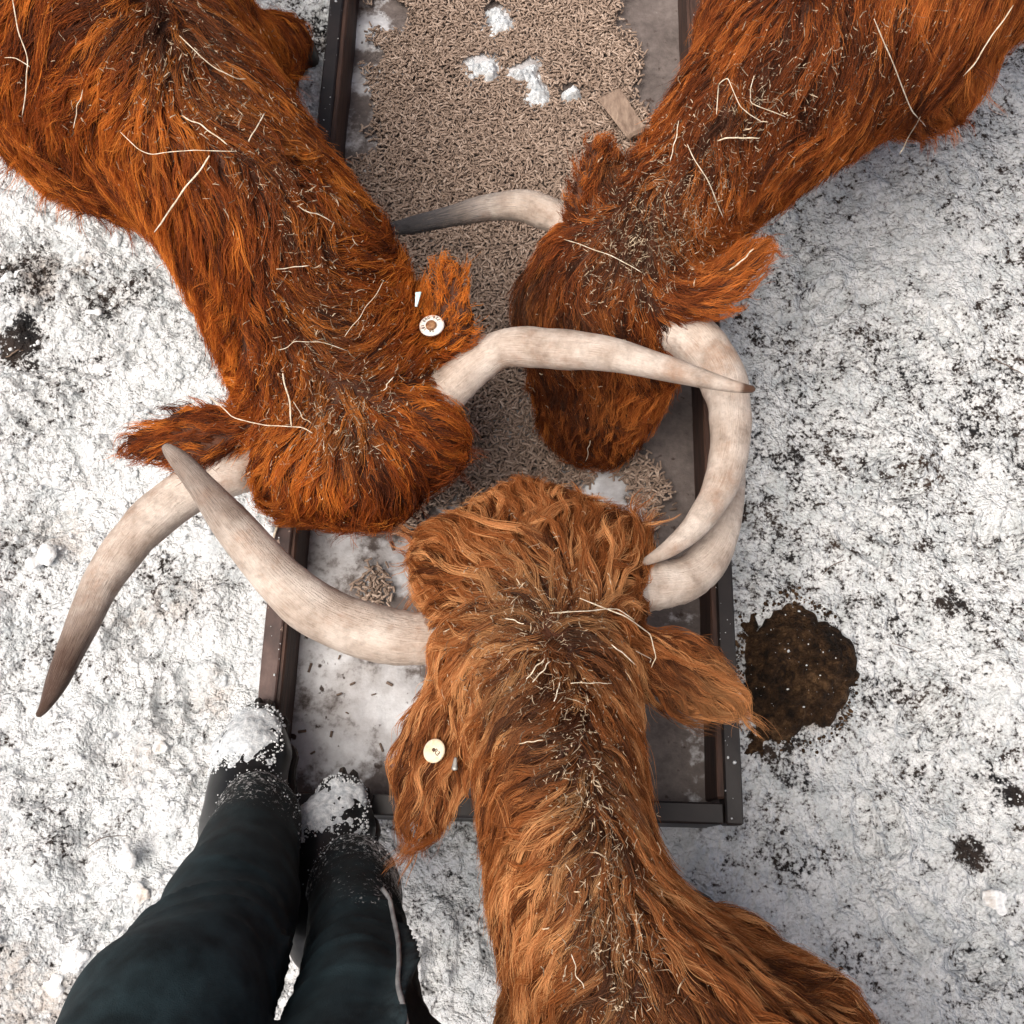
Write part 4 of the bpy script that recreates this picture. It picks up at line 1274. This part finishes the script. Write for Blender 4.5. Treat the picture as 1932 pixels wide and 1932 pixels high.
ARR3 = [(1010, 1120, -5, -60, .10), (960, 1080, -50, -70, .13), (900, 1100, -70, -50, .13), (850, 1130, -80, -25, .11), (880, 1040, -60, -60, .12), (960, 1000, -25, -80, .075), (1040, 1060, 15, -80, .13), (1050, 990, 15, -80, .07), (1110, 1080, 45, -70, .12), (1150, 1030, 45, -60, .10), (1190, 1100, 70, -40, .09), (820, 1060, -60, -20, .06), (800, 1110, -60, 0, .05), (920, 960, -30, -40, .04), (1120, 980, 30, -40, .04), (1020, 940, 0, -40, .03),
        (860, 1190, -80, 20, .07), (940, 1160, -60, 5, .08), (1100, 1160, 60, -5, .07), (1180, 1170, 70, 10, .06), (1000, 1200, 0, 40, .05), (900, 1250, -70, 50, .07), (830, 1280, -50, 60, .07), (1000, 1280, -20, 60, .06), (1100, 1250, 40, 50, .06), (1190, 1240, 50, 50, .06), (950, 1350, -60, 55, .06), (900, 1370, -30, 70, .05), (1050, 1360, -30, 50, .06), (1120, 1340, -10, 70, .07), (1190, 1340, -20, 90, .09),
        (1020, 1440, -80, 15, .09), (930, 1450, -70, 45, .065), (1090, 1430, -10, 50, .06), (1160, 1440, -15, 90, .10), (1220, 1460, 0, 90, .09), (1030, 1540, -90, 10, .10), (935, 1550, -80, 40, .075), (1110, 1540, 0, 50, .05), (1180, 1560, -10, 90, .10), (1240, 1570, 10, 90, .09), (1040, 1640, -90, 10, .11), (950, 1660, -80, 45, .075), (1130, 1640, 5, 50, .05), (1210, 1660, 0, 90, .11), (1280, 1680, 15, 80, .09), (1060, 1740, -90, 15, .11), (965, 1770, -60, 60, .065), (1150, 1740, 0, 60, .06), (1230, 1770, 15, 90, .11), (1320, 1760, 25, 80, .10), (1080, 1850, -70, 55, .08), (990, 1880, -35, 80, .06), (1170, 1850, 5, 60, .06), (1260, 1870, 20, 90, .11), (1380, 1840, 30, 90, .10), (1480, 1850, 45, 80, .09), (1540, 1900, 50, 80, .08),
        (840, 1360, -20, 70, .07), (800, 1420, -20, 80, .09), (810, 1490, -5, 80, .085), (800, 1550, -5, 80, .06), (850, 1470, 10, 80, .09), (765, 1480, -20, 80, .08), (1240, 1240, 70, 25, .06), (1300, 1280, 80, 50, .09), (1350, 1310, 75, 60, .065), (1300, 1330, 60, 70, .08), (1330, 1270, 80, 25, .06)]
COLS3 = ((.085, .019, .004), (.46, .150, .038), (.90, .48, .20))
DIRT3 = [(1010, 1170, 90, .7), (1060, 1180, 80, .7), (1000, 1290, 100, .7), (1070, 1250, 80, .5), (1080, 1400, 60, .8), (1110, 1480, 55, .8), (1120, 1570, 55, .8), (1130, 1660, 55, .85), (1150, 1750, 55, .85), (1165, 1840, 60, .85), (1180, 1930, 70, .8), (1040, 1340, 60, .6)]
fur(C3, f3, V3, Q3, ARR3, 120000, COLS3, DIRT3, ((1350, 1310, 90, .5),), wave=.60, lock=5600, clump=.90, frizz=.0032, shag=1.12, lift=.45, seed=23, grav=.3)


# ------------------------------------------------ ear tags
def tag_frame(px, py, field, lift=.012, face=None):
    p, n, ok = trace(field, np.array([[px, py]], float))
    n = n[0] if ok[0] else np.array([0, 0, 1.0])
    if face is not None: n = unit(np.asarray(face, float))
    up = unit(CU - n * (CU @ n)); rt = np.cross(up, n)
    return p[0] + n * lift, rt, up, n


def disc(c, rt, up, n, r, t, name, m, parent, hole=0, rin=None):
    prof = [(0, t), (r * .62, t * 1.0), (r * .9, t * .92), (r, t * .55), (r, 0), (r * .9, -t * .2)]
    V = []
    for q, h in prof:
        for k in range(32):
            a = k * math.pi / 16
            V.append(c + rt * q * math.cos(a) + up * q * math.sin(a) + n * h)
    m_ = len(prof); i = np.arange(m_ - 1)[:, None] * 32; k = np.arange(32)[None]; k2 = (k + 1) % 32
    o = mesh_obj(name, V, np.stack([i + k, i + 32 + k, i + 32 + k2, i + k2], -1).reshape(-1, 4), m)
    return adopt(o, parent)


def lettering(text, c, rt, up, n, size, parent, grand):
    cu = bpy.data.curves.new('lettering', 'FONT'); cu.body = text; cu.size = size; cu.align_x = 'CENTER'; cu.align_y = 'CENTER'; cu.extrude = .0003
    tmp = bpy.data.objects.new('tmp_text', cu); COL.objects.link(tmp)
    me = bpy.data.meshes.new_from_object(tmp.evaluated_get(bpy.context.evaluated_depsgraph_get()))
    bpy.data.objects.remove(tmp); bpy.data.curves.remove(cu)
    me.name = 'lettering'; me.materials.clear(); me.materials.append(M['tagink'])
    me.transform(Matrix(((rt[0], up[0], n[0], c[0]), (rt[1], up[1], n[1], c[1]), (rt[2], up[2], n[2], c[2]), (0, 0, 0, 1))))
    o = bpy.data.objects.new('lettering', me); COL.objects.link(o)
    o.parent = parent
    return o


def child_of_part(o, part, root):
    o.parent = part; o.matrix_parent_inverse = Matrix.Identity(4); return o


c, rt, up, n = tag_frame(823, 645, f1, .036, (-.1, .15, 1))
TG1 = disc(c, rt, up, n, .0175, .004, 'ear_tag', M['tagwhite'], C1)
TG1['label'] = 'round white plastic button tag printed with a number'
st = disc(c + n * .004 - up * .003, rt, up, n, .0075, .005, 'stud', M['tagstud'], C1); child_of_part(st, TG1, C1)
word = '724 000 181 90'
for i, ch in enumerate(word):
    if ch == ' ': continue
    a = math.radians(38 + i * 19)
    rr = .0125
    cc = c + n * .0045 + rt * rr * math.cos(a) + up * rr * math.sin(a)
    u2 = -(rt * math.cos(a) + up * math.sin(a)); r2 = np.cross(u2, n)
    lettering(ch, cc, r2, u2, n, .0062, TG1, C1)
# pale blue loop of the second tag behind the ear
c, rt, up, n = tag_frame(818, 596, f1, .05, (-.4, 0, 1))
V, Fc = rect(-.0042, .0042, -.012, .010, -.001, .001, .0005)
V[:, 0] *= np.interp(V[:, 1], [-.012, .0, .010], [.35, 1.0, 1.05])
adopt(mesh_obj('ear_tag', c + V[:, :1] * rt + V[:, 1:2] * up + V[:, 2:] * n, Fc, M['tagblue'], smooth=False), C1)['label'] = 'narrow pale blue plastic tag end'
c, rt, up, n = tag_frame(838, 1424, f3, .026, (-.45, .1, 1))
TG3 = disc(c, rt, up, n, .0152, .003, 'ear_tag', M['tagplastic'], C3)
TG3['label'] = 'round cream plastic button tag with a dark centre hole'
st = disc(c + n * .0026 + up * .001, rt, up, n, .0023, .0012, 'centre_hole', M['tagink'], C3); child_of_part(st, TG3, C3)
lettering('R3', c + n * .0034 + rt * .0052 - up * .002, unit(rt * .8 - up * .55), unit(up * .8 + rt * .55), n, .0085, TG3, C3)
c, rt, up, n = tag_frame(868, 1446, f3, .026, (-.2, .1, 1))
f_ = Field(.002); f_.seg(c - up * .007, c + up * .005, rt, (.004, .0022), (.0022, .0016)); Vt, Qt = f_.mesh(.0011)
adopt(mesh_obj('ear_tag', Vt, Qt, M['tagmetal']), C3)['label'] = 'small grey metal drop-shaped tag'


# ------------------------------------------------ hay chaff and straws lying in the coats
def chaff(name, field, spots, n, label, seed, lift=(.008, .027)):
    rng = np.random.default_rng(seed)
    w = np.array([s[4] for s in spots], float); w /= w.sum()
    k = rng.choice(len(spots), n, p=w); S = np.array([s[:4] for s in spots])[k]
    ang = S[:, 3]; a, b = rng.normal(size=n) * S[:, 2] * .8, rng.normal(size=n) * S[:, 2] * .62
    xy = np.stack([S[:, 0] + a * np.cos(ang) - b * np.sin(ang), S[:, 1] + a * np.sin(ang) + b * np.cos(ang)], 1)
    p, nn, ok = trace(field, xy)
    p, nn = p[ok], nn[ok]; n = len(p)
    p = p + nn * rng.uniform(*lift, n)[:, None]
    t = unit(np.cross(nn, rng.normal(size=(n, 3)))); s = np.cross(nn, t)
    L = .002 + .015 * rng.random(n) ** 3.2; wd = .00028 + .0006 * rng.random(n) ** 3
    cv = rng.normal(size=n) * .12
    V = []
    for q in (-1, -.33, .33, 1):
        ctr = p + t * (L * q * .5)[:, None] + s * (cv * L * .5 * q * q)[:, None] + nn * (.12 * L * rng.normal(size=n))[:, None]
        ww = wd * (1 - .35 * abs(q))
        V += [ctr + s * ww[:, None], ctr - s * ww[:, None] * .6 + nn * ww[:, None] * .8, ctr - s * ww[:, None] * .6 - nn * ww[:, None] * .8]
    V = np.stack(V, 1).reshape(-1, 3)
    Qd = np.array([[r * 3 + k, r * 3 + (k + 1) % 3, r * 3 + 3 + (k + 1) % 3, r * 3 + 3 + k] for r in range(3) for k in range(3)])
    Td = np.array([[0, 2, 1], [9, 10, 11]])
    o = 12 * np.arange(n)[:, None, None]
    tag(mesh_obj(name, V, [(Qd[None] + o).reshape(-1, 4), (Td[None] + o).reshape(-1, 3)], M['chaff'], smooth=False), label, 'chaff', None, 'stuff')


chaff('hay_chaff', f1, [(330, 60, 130, 1.0, 1.2), (420, 170, 110, 1.0, 1.3), (500, 290, 110, 1.0, 1.2), (590, 430, 100, 1.0, 1.0), (620, 620, 110, 1.3, 1.4), (640, 740, 100, .3, 1.4), (660, 815, 70, .0, 1.0), (200, 200, 120, .6, .5), (560, 860, 110, .2, .5), (800, 700, 60, 0, .3)], 2600, 'hay chaff caught in the dark red cow coat', 1)
chaff('hay_chaff', f2, [(1240, 410, 85, -.6, 2.4), (1190, 480, 80, .2, 1.6), (1300, 330, 90, -.7, 1.4), (1400, 210, 110, -.6, 1.5), (1530, 130, 140, -.5, 1.5), (1700, 80, 150, -.4, .9), (1160, 560, 80, 0, .5), (1120, 690, 90, 0, .25)], 3200, 'hay chaff matted over the red cow poll and neck', 2)
chaff('hay_chaff', f3, [(1020, 1170, 90, .1, 1.5), (1010, 1290, 100, .1, 2.0), (1080, 1400, 55, 1.3, .9), (1110, 1500, 60, 1.4, .9), (1120, 1600, 60, 1.4, .9), (1150, 1740, 70, 1.4, 1.1), (1170, 1870, 80, 1.4, 1.2), (930, 1170, 90, 0, .6), (1000, 1060, 110, 0, .4)], 2000, 'hay chaff lodged along the ginger cow parting', 3)

STR = [
    ('1', [(48, -6), (62, 60), (80, 115), (78, 160), (68, 202)], 2.6, 'long bent straw on the shaggy flank at the picture corner'),
    ('1', [(38, 105), (60, 108), (84, 122)], 2.0, 'short straw touching the long bent straw on the flank'),
    ('1', [(190, 168), (178, 200), (166, 226)], 2.6, 'short straight straw on the flank, alone beside the dark parting'),
    ('1', [(335, 92), (375, 132), (420, 168), (446, 173)], 2.2, 'thin straw high on the withers of the dark red cow'),
    ('1', [(257, 243), (290, 275), (320, 290), (380, 292), (442, 297)], 2.0, 'thin crooked stalk lying across the dark red cow back'),
    ('1', [(357, 232), (392, 256), (428, 285)], 3.0, 'straw leaning on the crooked stalk across the back'),
    ('1', [(403, 300), (366, 362), (326, 425)], 4.4, 'thickest pale straw, slanting down the dark red cow shoulder'),
    ('1', [(481, 240), (470, 262), (460, 282)], 3.0, 'short flat straw beside the crooked stalk'),
    ('1', [(549, 400), (575, 413), (604, 430)], 2.6, 'short straw on the neck towards the slim blue-grey horn'),
    ('1', [(520, 500), (572, 499)], 2.4, 'short level straw in the middle of the dark red neck'),
    ('1', [(545, 688), (559, 742), (568, 806)], 3.8, 'thick split straw on the crown between the horns'),
    ('1', [(418, 752), (465, 790), (530, 802), (580, 806), (604, 824)], 2.4, 'long curved stalk across the crown ending in a curl'),
    ('1', [(566, 745), (582, 778), (600, 800)], 1.8, 'thin straw beside the thick split straw on the crown'),
    ('1', [(536, 645), (560, 632), (600, 634), (645, 652)], 1.8, 'thin forked twig on the nape behind the crown'),
    ('1', [(698, 535), (668, 590), (640, 628)], 1.6, 'fine straw pointing at the white button tag'),
    ('1', [(726, 708), (718, 722), (711, 735)], 2.4, 'tiny straw on the brow near the pale horn base'),
    ('2', [(1620, 40), (1655, 108), (1700, 185), (1742, 212)], 3.2, 'longest pale straw on the back of the red cow'),
    ('2', [(1715, 195), (1698, 228), (1679, 263)], 2.4, 'straw crossing the lower end of the longest straw'),
    ('2', [(1878, 0), (1835, 66), (1791, 123)], 2.8, 'straight straw near the picture corner on the red cow'),
    ('2', [(1358, 215), (1368, 170), (1382, 158), (1392, 198), (1428, 218)], 2.4, 'folded straw like a tent on the red cow neck'),
    ('2', [(1354, 257), (1385, 247), (1419, 245)], 3.6, 'short thick straw just under the folded straw'),
    ('2', [(1303, 235), (1293, 268), (1280, 306)], 2.2, 'straight straw on the neck edge above the pellets'),
    ('2', [(1310, 270), (1328, 325), (1346, 392)], 2.4, 'long thin straw running down to the hay matted poll'),
    ('2', [(1085, 463), (1135, 475), (1180, 492), (1208, 508)], 2.0, 'thin straw across the brow below the matted hay'),
    ('2', [(1369, 524), (1392, 505), (1416, 485)], 3.0, 'pale straw stuck on the outstretched ear'),
    ('2', [(1120, 808), (1116, 826), (1111, 846)], 2.4, 'small pale twig on the muzzle of the red cow'),
    ('2', [(1425, 145), (1410, 190), (1470, 205)], 2.0, 'small bent straw between the folded straw and the longest straw'),
    ('3', [(1036, 1187), (1095, 1180), (1140, 1165), (1165, 1182)], 2.4, 'arched pale stalk across the ginger cow crown'),
    ('3', [(1080, 1152), (1150, 1178), (1200, 1212), (1224, 1240), (1226, 1258)], 2.8, 'long curved straw hooking down towards the ginger cow ear'),
    ('3', [(1165, 1240), (1190, 1246), (1217, 1247)], 2.2, 'short straw under the hook of the long curved straw'),
    ('3', [(1010, 1308), (1022, 1288), (1034, 1270)], 3.0, 'steep short straw in the tangle behind the ginger crown'),
    ('3', [(1020, 1315), (1032, 1296), (1042, 1276)], 2.6, 'straw lying parallel to the steep short straw'),
    ('3', [(1070, 1318), (1100, 1314), (1124, 1312)], 2.0, 'level straw in the tangle behind the ginger crown'),
    ('3', [(1050, 1352), (1053, 1336), (1056, 1316)], 2.6, 'upright short straw at the start of the neck parting'),
    ('3', [(1126, 1238), (1145, 1252), (1163, 1266)], 2.6, 'slanting short straw below the arched stalk'),
    ('3', [(966, 1190), (985, 1198), (998, 1204)], 2.4, 'short straw on the crown nearest the thick pale horn'),
    ('3', [(1008, 1420), (1024, 1421), (1040, 1420)], 2.4, 'short level straw beside the neck parting'),
    ('3', [(1098, 1800), (1108, 1830), (1122, 1862)], 2.2, 'straw in the neck parting near the frame bottom'),
]


def straw(field, px, wpx, label, seed):
    p, n, ok = trace(field, np.array(px, float))
    for i in range(len(p)):
        if not ok[i]:
            j = np.argmin(np.where(ok, np.abs(np.arange(len(p)) - i), 99))
            z = p[j][2]; p[i] = P(px[i][0], px[i][1], z); n[i] = n[j]
    p = p + n * .026
    uu = np.linspace(0, len(p) - 1, 6 * len(p)); s = .65 * np.stack([np.interp(uu, np.arange(len(p)), p[:, k]) for k in range(3)], 1) + .35 * spline(p, 6 * len(p))
    sc = (s[len(s) // 2] - CO) @ CF / F
    r = wpx * .43 * sc
    rr = r * (1 + .18 * np.sin(np.arange(len(s)) * 1.9 + seed)) * np.interp(np.linspace(0, 1, len(s)), [0, .08, .92, 1], [.6, 1, 1, .5])
    kk = np.random.default_rng(seed); s = s + spline(np.vstack([np.zeros((1, 3)), kk.normal(size=(len(p) + 1, 3)) * .0008, np.zeros((1, 3))]), len(s))
    # keep the stalk clear of the coat between its ends
    fd = field(s); g = field.grad(s)
    s = s + g * np.clip(.020 - fd, 0, .03)[:, None]
    V, Fc = tube(s, rr, 6, True, .7)
    tag(mesh_obj('straw', V, Fc, M['straw']), label, 'straw', 'straws lying on the cows')


for i, (k, px, w, lab) in enumerate(STR):
    straw(FIELDS[k], px, w, lab, i)

# twig on the trough rail, and stray dark stalks on the snow
for px, w, lab, z, m in (([(531, 968), (524, 990), (515, 1018)], 5, 'small pale twig lying on the trough rail', RIM + .006, 'straw'),
                         ([(1872, 664), (1900, 678), (1940, 700)], 1.6, 'thin dark stalk on the snow at the frame edge', .012, 'twig'),
                         ([(1558, 1078), (1575, 1062), (1600, 1052)], 1.6, 'thin dark stalk on the snow above the cow pat', .012, 'twig'),
                         ([(1690, 1210), (1715, 1216), (1742, 1226)], 1.6, 'thin dark stalk on the snow past the cow pat', .012, 'twig'),
                         ([(160, 1600), (200, 1580), (245, 1577)], 1.6, 'thin dark stalk beside a snow clod near the trousers', .016, 'twig'),
                         ([(-5, 658), (20, 652), (34, 650)], 3, 'dark twig in the dirty snow at the frame edge', .016, 'twig')):
    s = spline(np.array([P(x, y, z) for x, y in px]), 14)
    if z < .1:
        s[:, 2] = ground_height(s[:, 0], s[:, 1]) + .006
    r = w * .5 * ((s[7] - CO) @ CF) / F
    V, Fc = tube(s, r * np.interp(np.linspace(0, 1, 14), [0, .1, .9, 1], [.6, 1, 1, .5]), 6)
    tag(mesh_obj('twig', V, Fc, M[m]), lab, 'twig')

# ================================================================== the person on the trough end
PER = empty('person', tuple(P(580, 1600, RIM)))
tag(PER, 'person in dark trousers and snowy rubber boots standing on the trough end', 'person')


def boot(toe, heel_px, w, rot, seed):
    """toe: picture point of the toe cap; foot 0.29 m long, pointing along rot"""
    t = P(toe[0], toe[1], RIM + .05)
    d = np.array([math.sin(rot), math.cos(rot), 0]); l = np.array([d[1], -d[0], 0])
    f = Field(.02)
    z0 = RIM + .012
    pt = lambda back, side, z: np.array([t[0], t[1], 0]) - d * back + l * side + np.array([0, 0, z])
    f.chain([(pt(.036, 0, z0 + .028), l, w * .33, .030), (pt(.080, 0, z0 + .038), l, w * .47, .042), (pt(.14, 0, z0 + .05), l, w * .46, .055), (pt(.19, 0, z0 + .055), l, w * .38, .06), (pt(.225, 0, z0 + .045), l, w * .38, .050)], .02)
    f.chain([(pt(.20, 0, z0 + .08), l, w * .42, .06), (pt(.225, .01, z0 + .13), l, w * .42, .055)], .04)
    V, Q = f.mesh(.0065)
    low = V[:, 2] < z0 + .004
    V[low, 2] = z0 + .004 + (V[low, 2] - z0 - .004) * .05
    b = mesh_obj('boot', V, Q, M['rubber']); adopt(b, PER)
    # sole with a cleated edge
    m = 60; V2 = []
    for zz, g in ((RIM + .002, .97), (RIM + .006, 1.0), (z0 + .012, 1.0), (z0 + .016, .94)):
        for k in range(m):
            a = 2 * math.pi * k / m
            yy = .145 + .152 * math.cos(a) * -1
            ww = np.interp(yy, [-.01, .02, .085, .14, .19, .25, .297], [.34, .46, .57, .52, .42, .45, .24]) * w
            cl = 1 + .035 * (1 if (k // 2) % 2 else -1)
            V2.append(pt(.145 - .150 * math.cos(a) * g * cl, ww * math.sin(a) * g * cl * (1.15 if abs(math.sin(a)) < .7 else 1.0), zz))
    i = np.arange(3)[:, None] * m; k = np.arange(m)[None]; k2 = (k + 1) % m
    Q2 = np.stack([i + k, i + m + k, i + m + k2, i + k2], -1).reshape(-1, 4)
    T2 = np.array([[0, k, k + 1] for k in range(1, m - 1)] + [[3 * m, 3 * m + k + 1, 3 * m + k] for k in range(1, m - 1)])
    so = mesh_obj('sole', V2, [Q2, T2], M['sole'], smooth=False); child_of_part(so, b, PER)
    # snow sticking to the toe
    nrm = f.grad(V)
    q = (np.array([t[0], t[1], 0]) - V) @ d; sd = V @ l - t @ l
    lim = .094 + .012 * vn2(sd * 60, sd * 0, seed) + .008 * vn2(sd * 170, sd * 0, seed + 2) + .03 * np.clip(-sd / w, 0, .5)
    edge = np.clip((lim - q) / .012, 0, 1) * np.clip((nrm[:, 2] - .22) / .12, 0, 1) * np.clip((q - .010 - .004 * vn2(sd * 150, q * 150, 9)) / .01, 0, 1) * np.clip((.40 * w - sd + .005 * vn2(q * 120, q * 0, 4)) / .008, 0, 1)
    Vs = V + nrm * (edge * (.0022 + .0050 * vn3(V, 55, seed) + .0030 * vn3(V, 170, seed + 1)) - .0015 * (edge <= 0))[:, None]
    keep = (edge[Q] > 0).any(1)
    us = np.unique(Q[keep]); re = np.full(len(V), -1); re[us] = np.arange(len(us))
    sn = mesh_obj('snow_crust', Vs[us], re[Q[keep]], M['dust']); child_of_part(sn, b, PER)
    # clinging grains along the crust edge and the cuff side
    e = us[(edge[us] > .02) & (edge[us] < .9)]
    if len(e):
        gp = Vs[RNG.choice(e, 420)] + RNG.normal(size=(420, 3)) * .005
        ff = f(gp); gp = gp - f.grad(gp) * (ff - .002)[:, None]
        gr = mesh_obj('snow_grains', *grains(gp, .0006 + .0018 * RNG.random(420) ** 2), M['crumb']); gr['kind'] = 'stuff'; child_of_part(gr, b, PER)
    return pt, l, d


bl = boot((487, 1322), None, .118, .02, 3)
br = boot((648, 1456), None, .114, .06, 8)

ft = Field(.012)
XL = np.array([1.0, 0, 0])


def leg(rows):
    S = []
    for lx, rx, y, z, hv, tip in rows:
        a, b = P(lx, y, z), P(rx, y, z)
        S.append(((a + b) / 2, XL, np.linalg.norm(b - a) / 2, hv))
    return S


LL = leg([(404, 560, 1578, .29, .086, 0), (366, 564, 1632, .36, .090, 0), (316, 562, 1712, .47, .088, 0), (255, 543, 1805, .58, .09, 0), (120, 500, 1940, .72, .10, 0)])
RL = leg([(582, 748, 1694, .29, .082, 0), (582, 762, 1745, .36, .094, 0), (576, 775, 1812, .45, .094, 0), (562, 788, 1878, .53, .09, 0), (538, 796, 1950, .61, .09, 0)])
hipL, hipR = np.array([-.33, -.40, .98]), np.array([-.17, -.42, .98])
LL.append((np.array([-.35, -.28, .86]), XL, .108, .11)); LL.append((hipL, XL, .115, .125))
RL.append((np.array([-.18, -.30, .82]), XL, .10, .11)); RL.append((hipR, XL, .115, .125))
ft.chain(LL, .012); ft.chain(RL, .012)
for S_ in (LL, RL):                                   # turned-up hems
    a_, b_ = S_[0], S_[1]
    ft.seg(a_[0] + np.array([0, 0, -.012]), a_[0] + (b_[0] - a_[0]) * .22, XL, (a_[2] + .010, a_[3] + .012), (a_[2] + .008, a_[3] + .010), .004)
ft.chain([(hipL, XL, .10, .12), (hipR, XL, .10, .12)], .05)
ft.chain([(np.array([-.25, -.42, 1.0]), XL, .19, .13), (np.array([-.25, -.44, 1.14]), XL, .175, .12)], .05)
Vt, Qt = ft.mesh(.0066)
for _ in range(8):                                    # ease the joins between leg pieces
    acc = np.zeros_like(Vt); cnt = np.zeros(len(Vt))
    for i_ in range(4):
        np.add.at(acc, Qt[:, i_], Vt[Qt[:, (i_ + 1) % 4]]); np.add.at(cnt, Qt[:, i_], 1)
        np.add.at(acc, Qt[:, i_], Vt[Qt[:, i_ - 1]]); np.add.at(cnt, Qt[:, i_], 1)
    Vt = Vt * .4 + .6 * acc / cnt[:, None]
fn_ = np.cross(Vt[Qt[:, 2]] - Vt[Qt[:, 0]], Vt[Qt[:, 3]] - Vt[Qt[:, 1]])
nt_ = np.zeros_like(Vt)
for i_ in range(4): np.add.at(nt_, Qt[:, i_], fn_)
nt_ = unit(nt_); pt_ = proj(Vt)
isL = np.abs(Vt[:, 0] - np.interp(Vt[:, 2], [s[0][2] for s in LL[:5]], [s[0][0] for s in LL[:5]])) < np.abs(Vt[:, 0] - np.interp(Vt[:, 2], [s[0][2] for s in RL[:5]], [s[0][0] for s in RL[:5]]))
# folds: slanting ridges with sharp crests, tighter towards the cuffs
def crease(freq, sx, sy, warp, seed, sharp):
    q = Vt[:, 2] * freq + sx * Vt[:, 0] + sy * Vt[:, 1] + warp * vn3(Vt, 6, seed)
    return (1 - np.abs(np.sin(q))) ** sharp * np.clip(.25 + 1.3 * vn3(Vt, 5, seed + 7), 0, 1.1)


CR1, CR2 = crease(10, np.where(isL, 12, -14), 10, 2.4, 3, 2.6), crease(21, np.where(isL, -15, 17), 6, 2.6, 14, 3)
Vt = Vt + nt_ * (.030 * CR1 + .016 * CR2 + .005 * crease(42, 12, -20, 3.0, 23, 3) + .004 * vn3(Vt, 20, 6) - .004)[:, None]
# gathered cuffs
zc = np.where(isL, .265, .262)
lowv = Vt[:, 2] < zc
Vt[lowv, 2] = zc[lowv] + (Vt[lowv, 2] - zc[lowv]) * .15
TRO = mesh_obj('trousers', Vt, Qt, M['trouser']); adopt(TRO, PER)
vattr(TRO, 'crest_light', np.clip(CR1 ** 1.7 * .85 + CR2 ** 1.7 * .7, 0, 1))  # painted highlight along the fold crests
mk = np.clip(1.5 - (Vt[:, 2] - .26) / .22 + .35 * vn3(Vt, 9, 2), 0, 1)
mk = np.maximum(mk, np.clip((pt_[:, 0] - np.where(isL, 520, 760)) / 45, 0, 1) * .6)  # shade painted down the right side of each leg
vattr(TRO, 'muck_shade', mk * .9)
cz = Vt[:, 2] - zc
sw = .66 - cz * np.where(isL, 3.4, 2.6) + .16 * vn3(Vt, 14, 5)
for bx, by, br_, ba in ((650, 1690, 50, .30), (720, 1680, 40, .28), (490, 1510, 60, .12), (420, 1560, 50, .1), (450, 1600, 60, .1)):
    sw = sw + ba * np.exp(-((pt_[:, 0] - bx) ** 2 + (pt_[:, 1] - by) ** 2) / br_ ** 2)
vattr(TRO, 'snowed', np.clip(sw, 0, .72))
# grey piping down the outer seam
nv_ = unit(CO - Vt); pt2 = proj(Vt); dep = (Vt - CO) @ CF
pp = []
for x_, y_ in ((724, 1672), (734, 1700), (742, 1730), (748, 1770), (750, 1815), (748, 1855), (752, 1895), (758, 1940), (764, 1990)):
    near_ = np.where(np.hypot(pt2[:, 0] - x_, pt2[:, 1] - y_) < 16)[0]
    if len(near_):
        front = near_[dep[near_] < dep[near_].min() + .025]
        pp.append(Vt[front].mean(0) + nt_[front].mean(0) * .004)
pp = np.array(pp)
V, Fc = tube(spline(pp, 40), .0032, 7, True, .6)
child_of_part(mesh_obj('piping', V, Fc, M['piping']), TRO, PER)
# crusted snow grains on the cuffs
sel = np.where((cz > -.02) & (cz < .075) & (nt_[:, 1] > .05))[0]
gi = RNG.choice(sel, 1100)
gr = mesh_obj('snow_grains', *grains(Vt[gi] + RNG.normal(size=(1100, 3)) * .003, .0004 + .0012 * RNG.random(1100) ** 2.5), M['crumb']); gr['kind'] = 'stuff'
child_of_part(gr, TRO, PER)
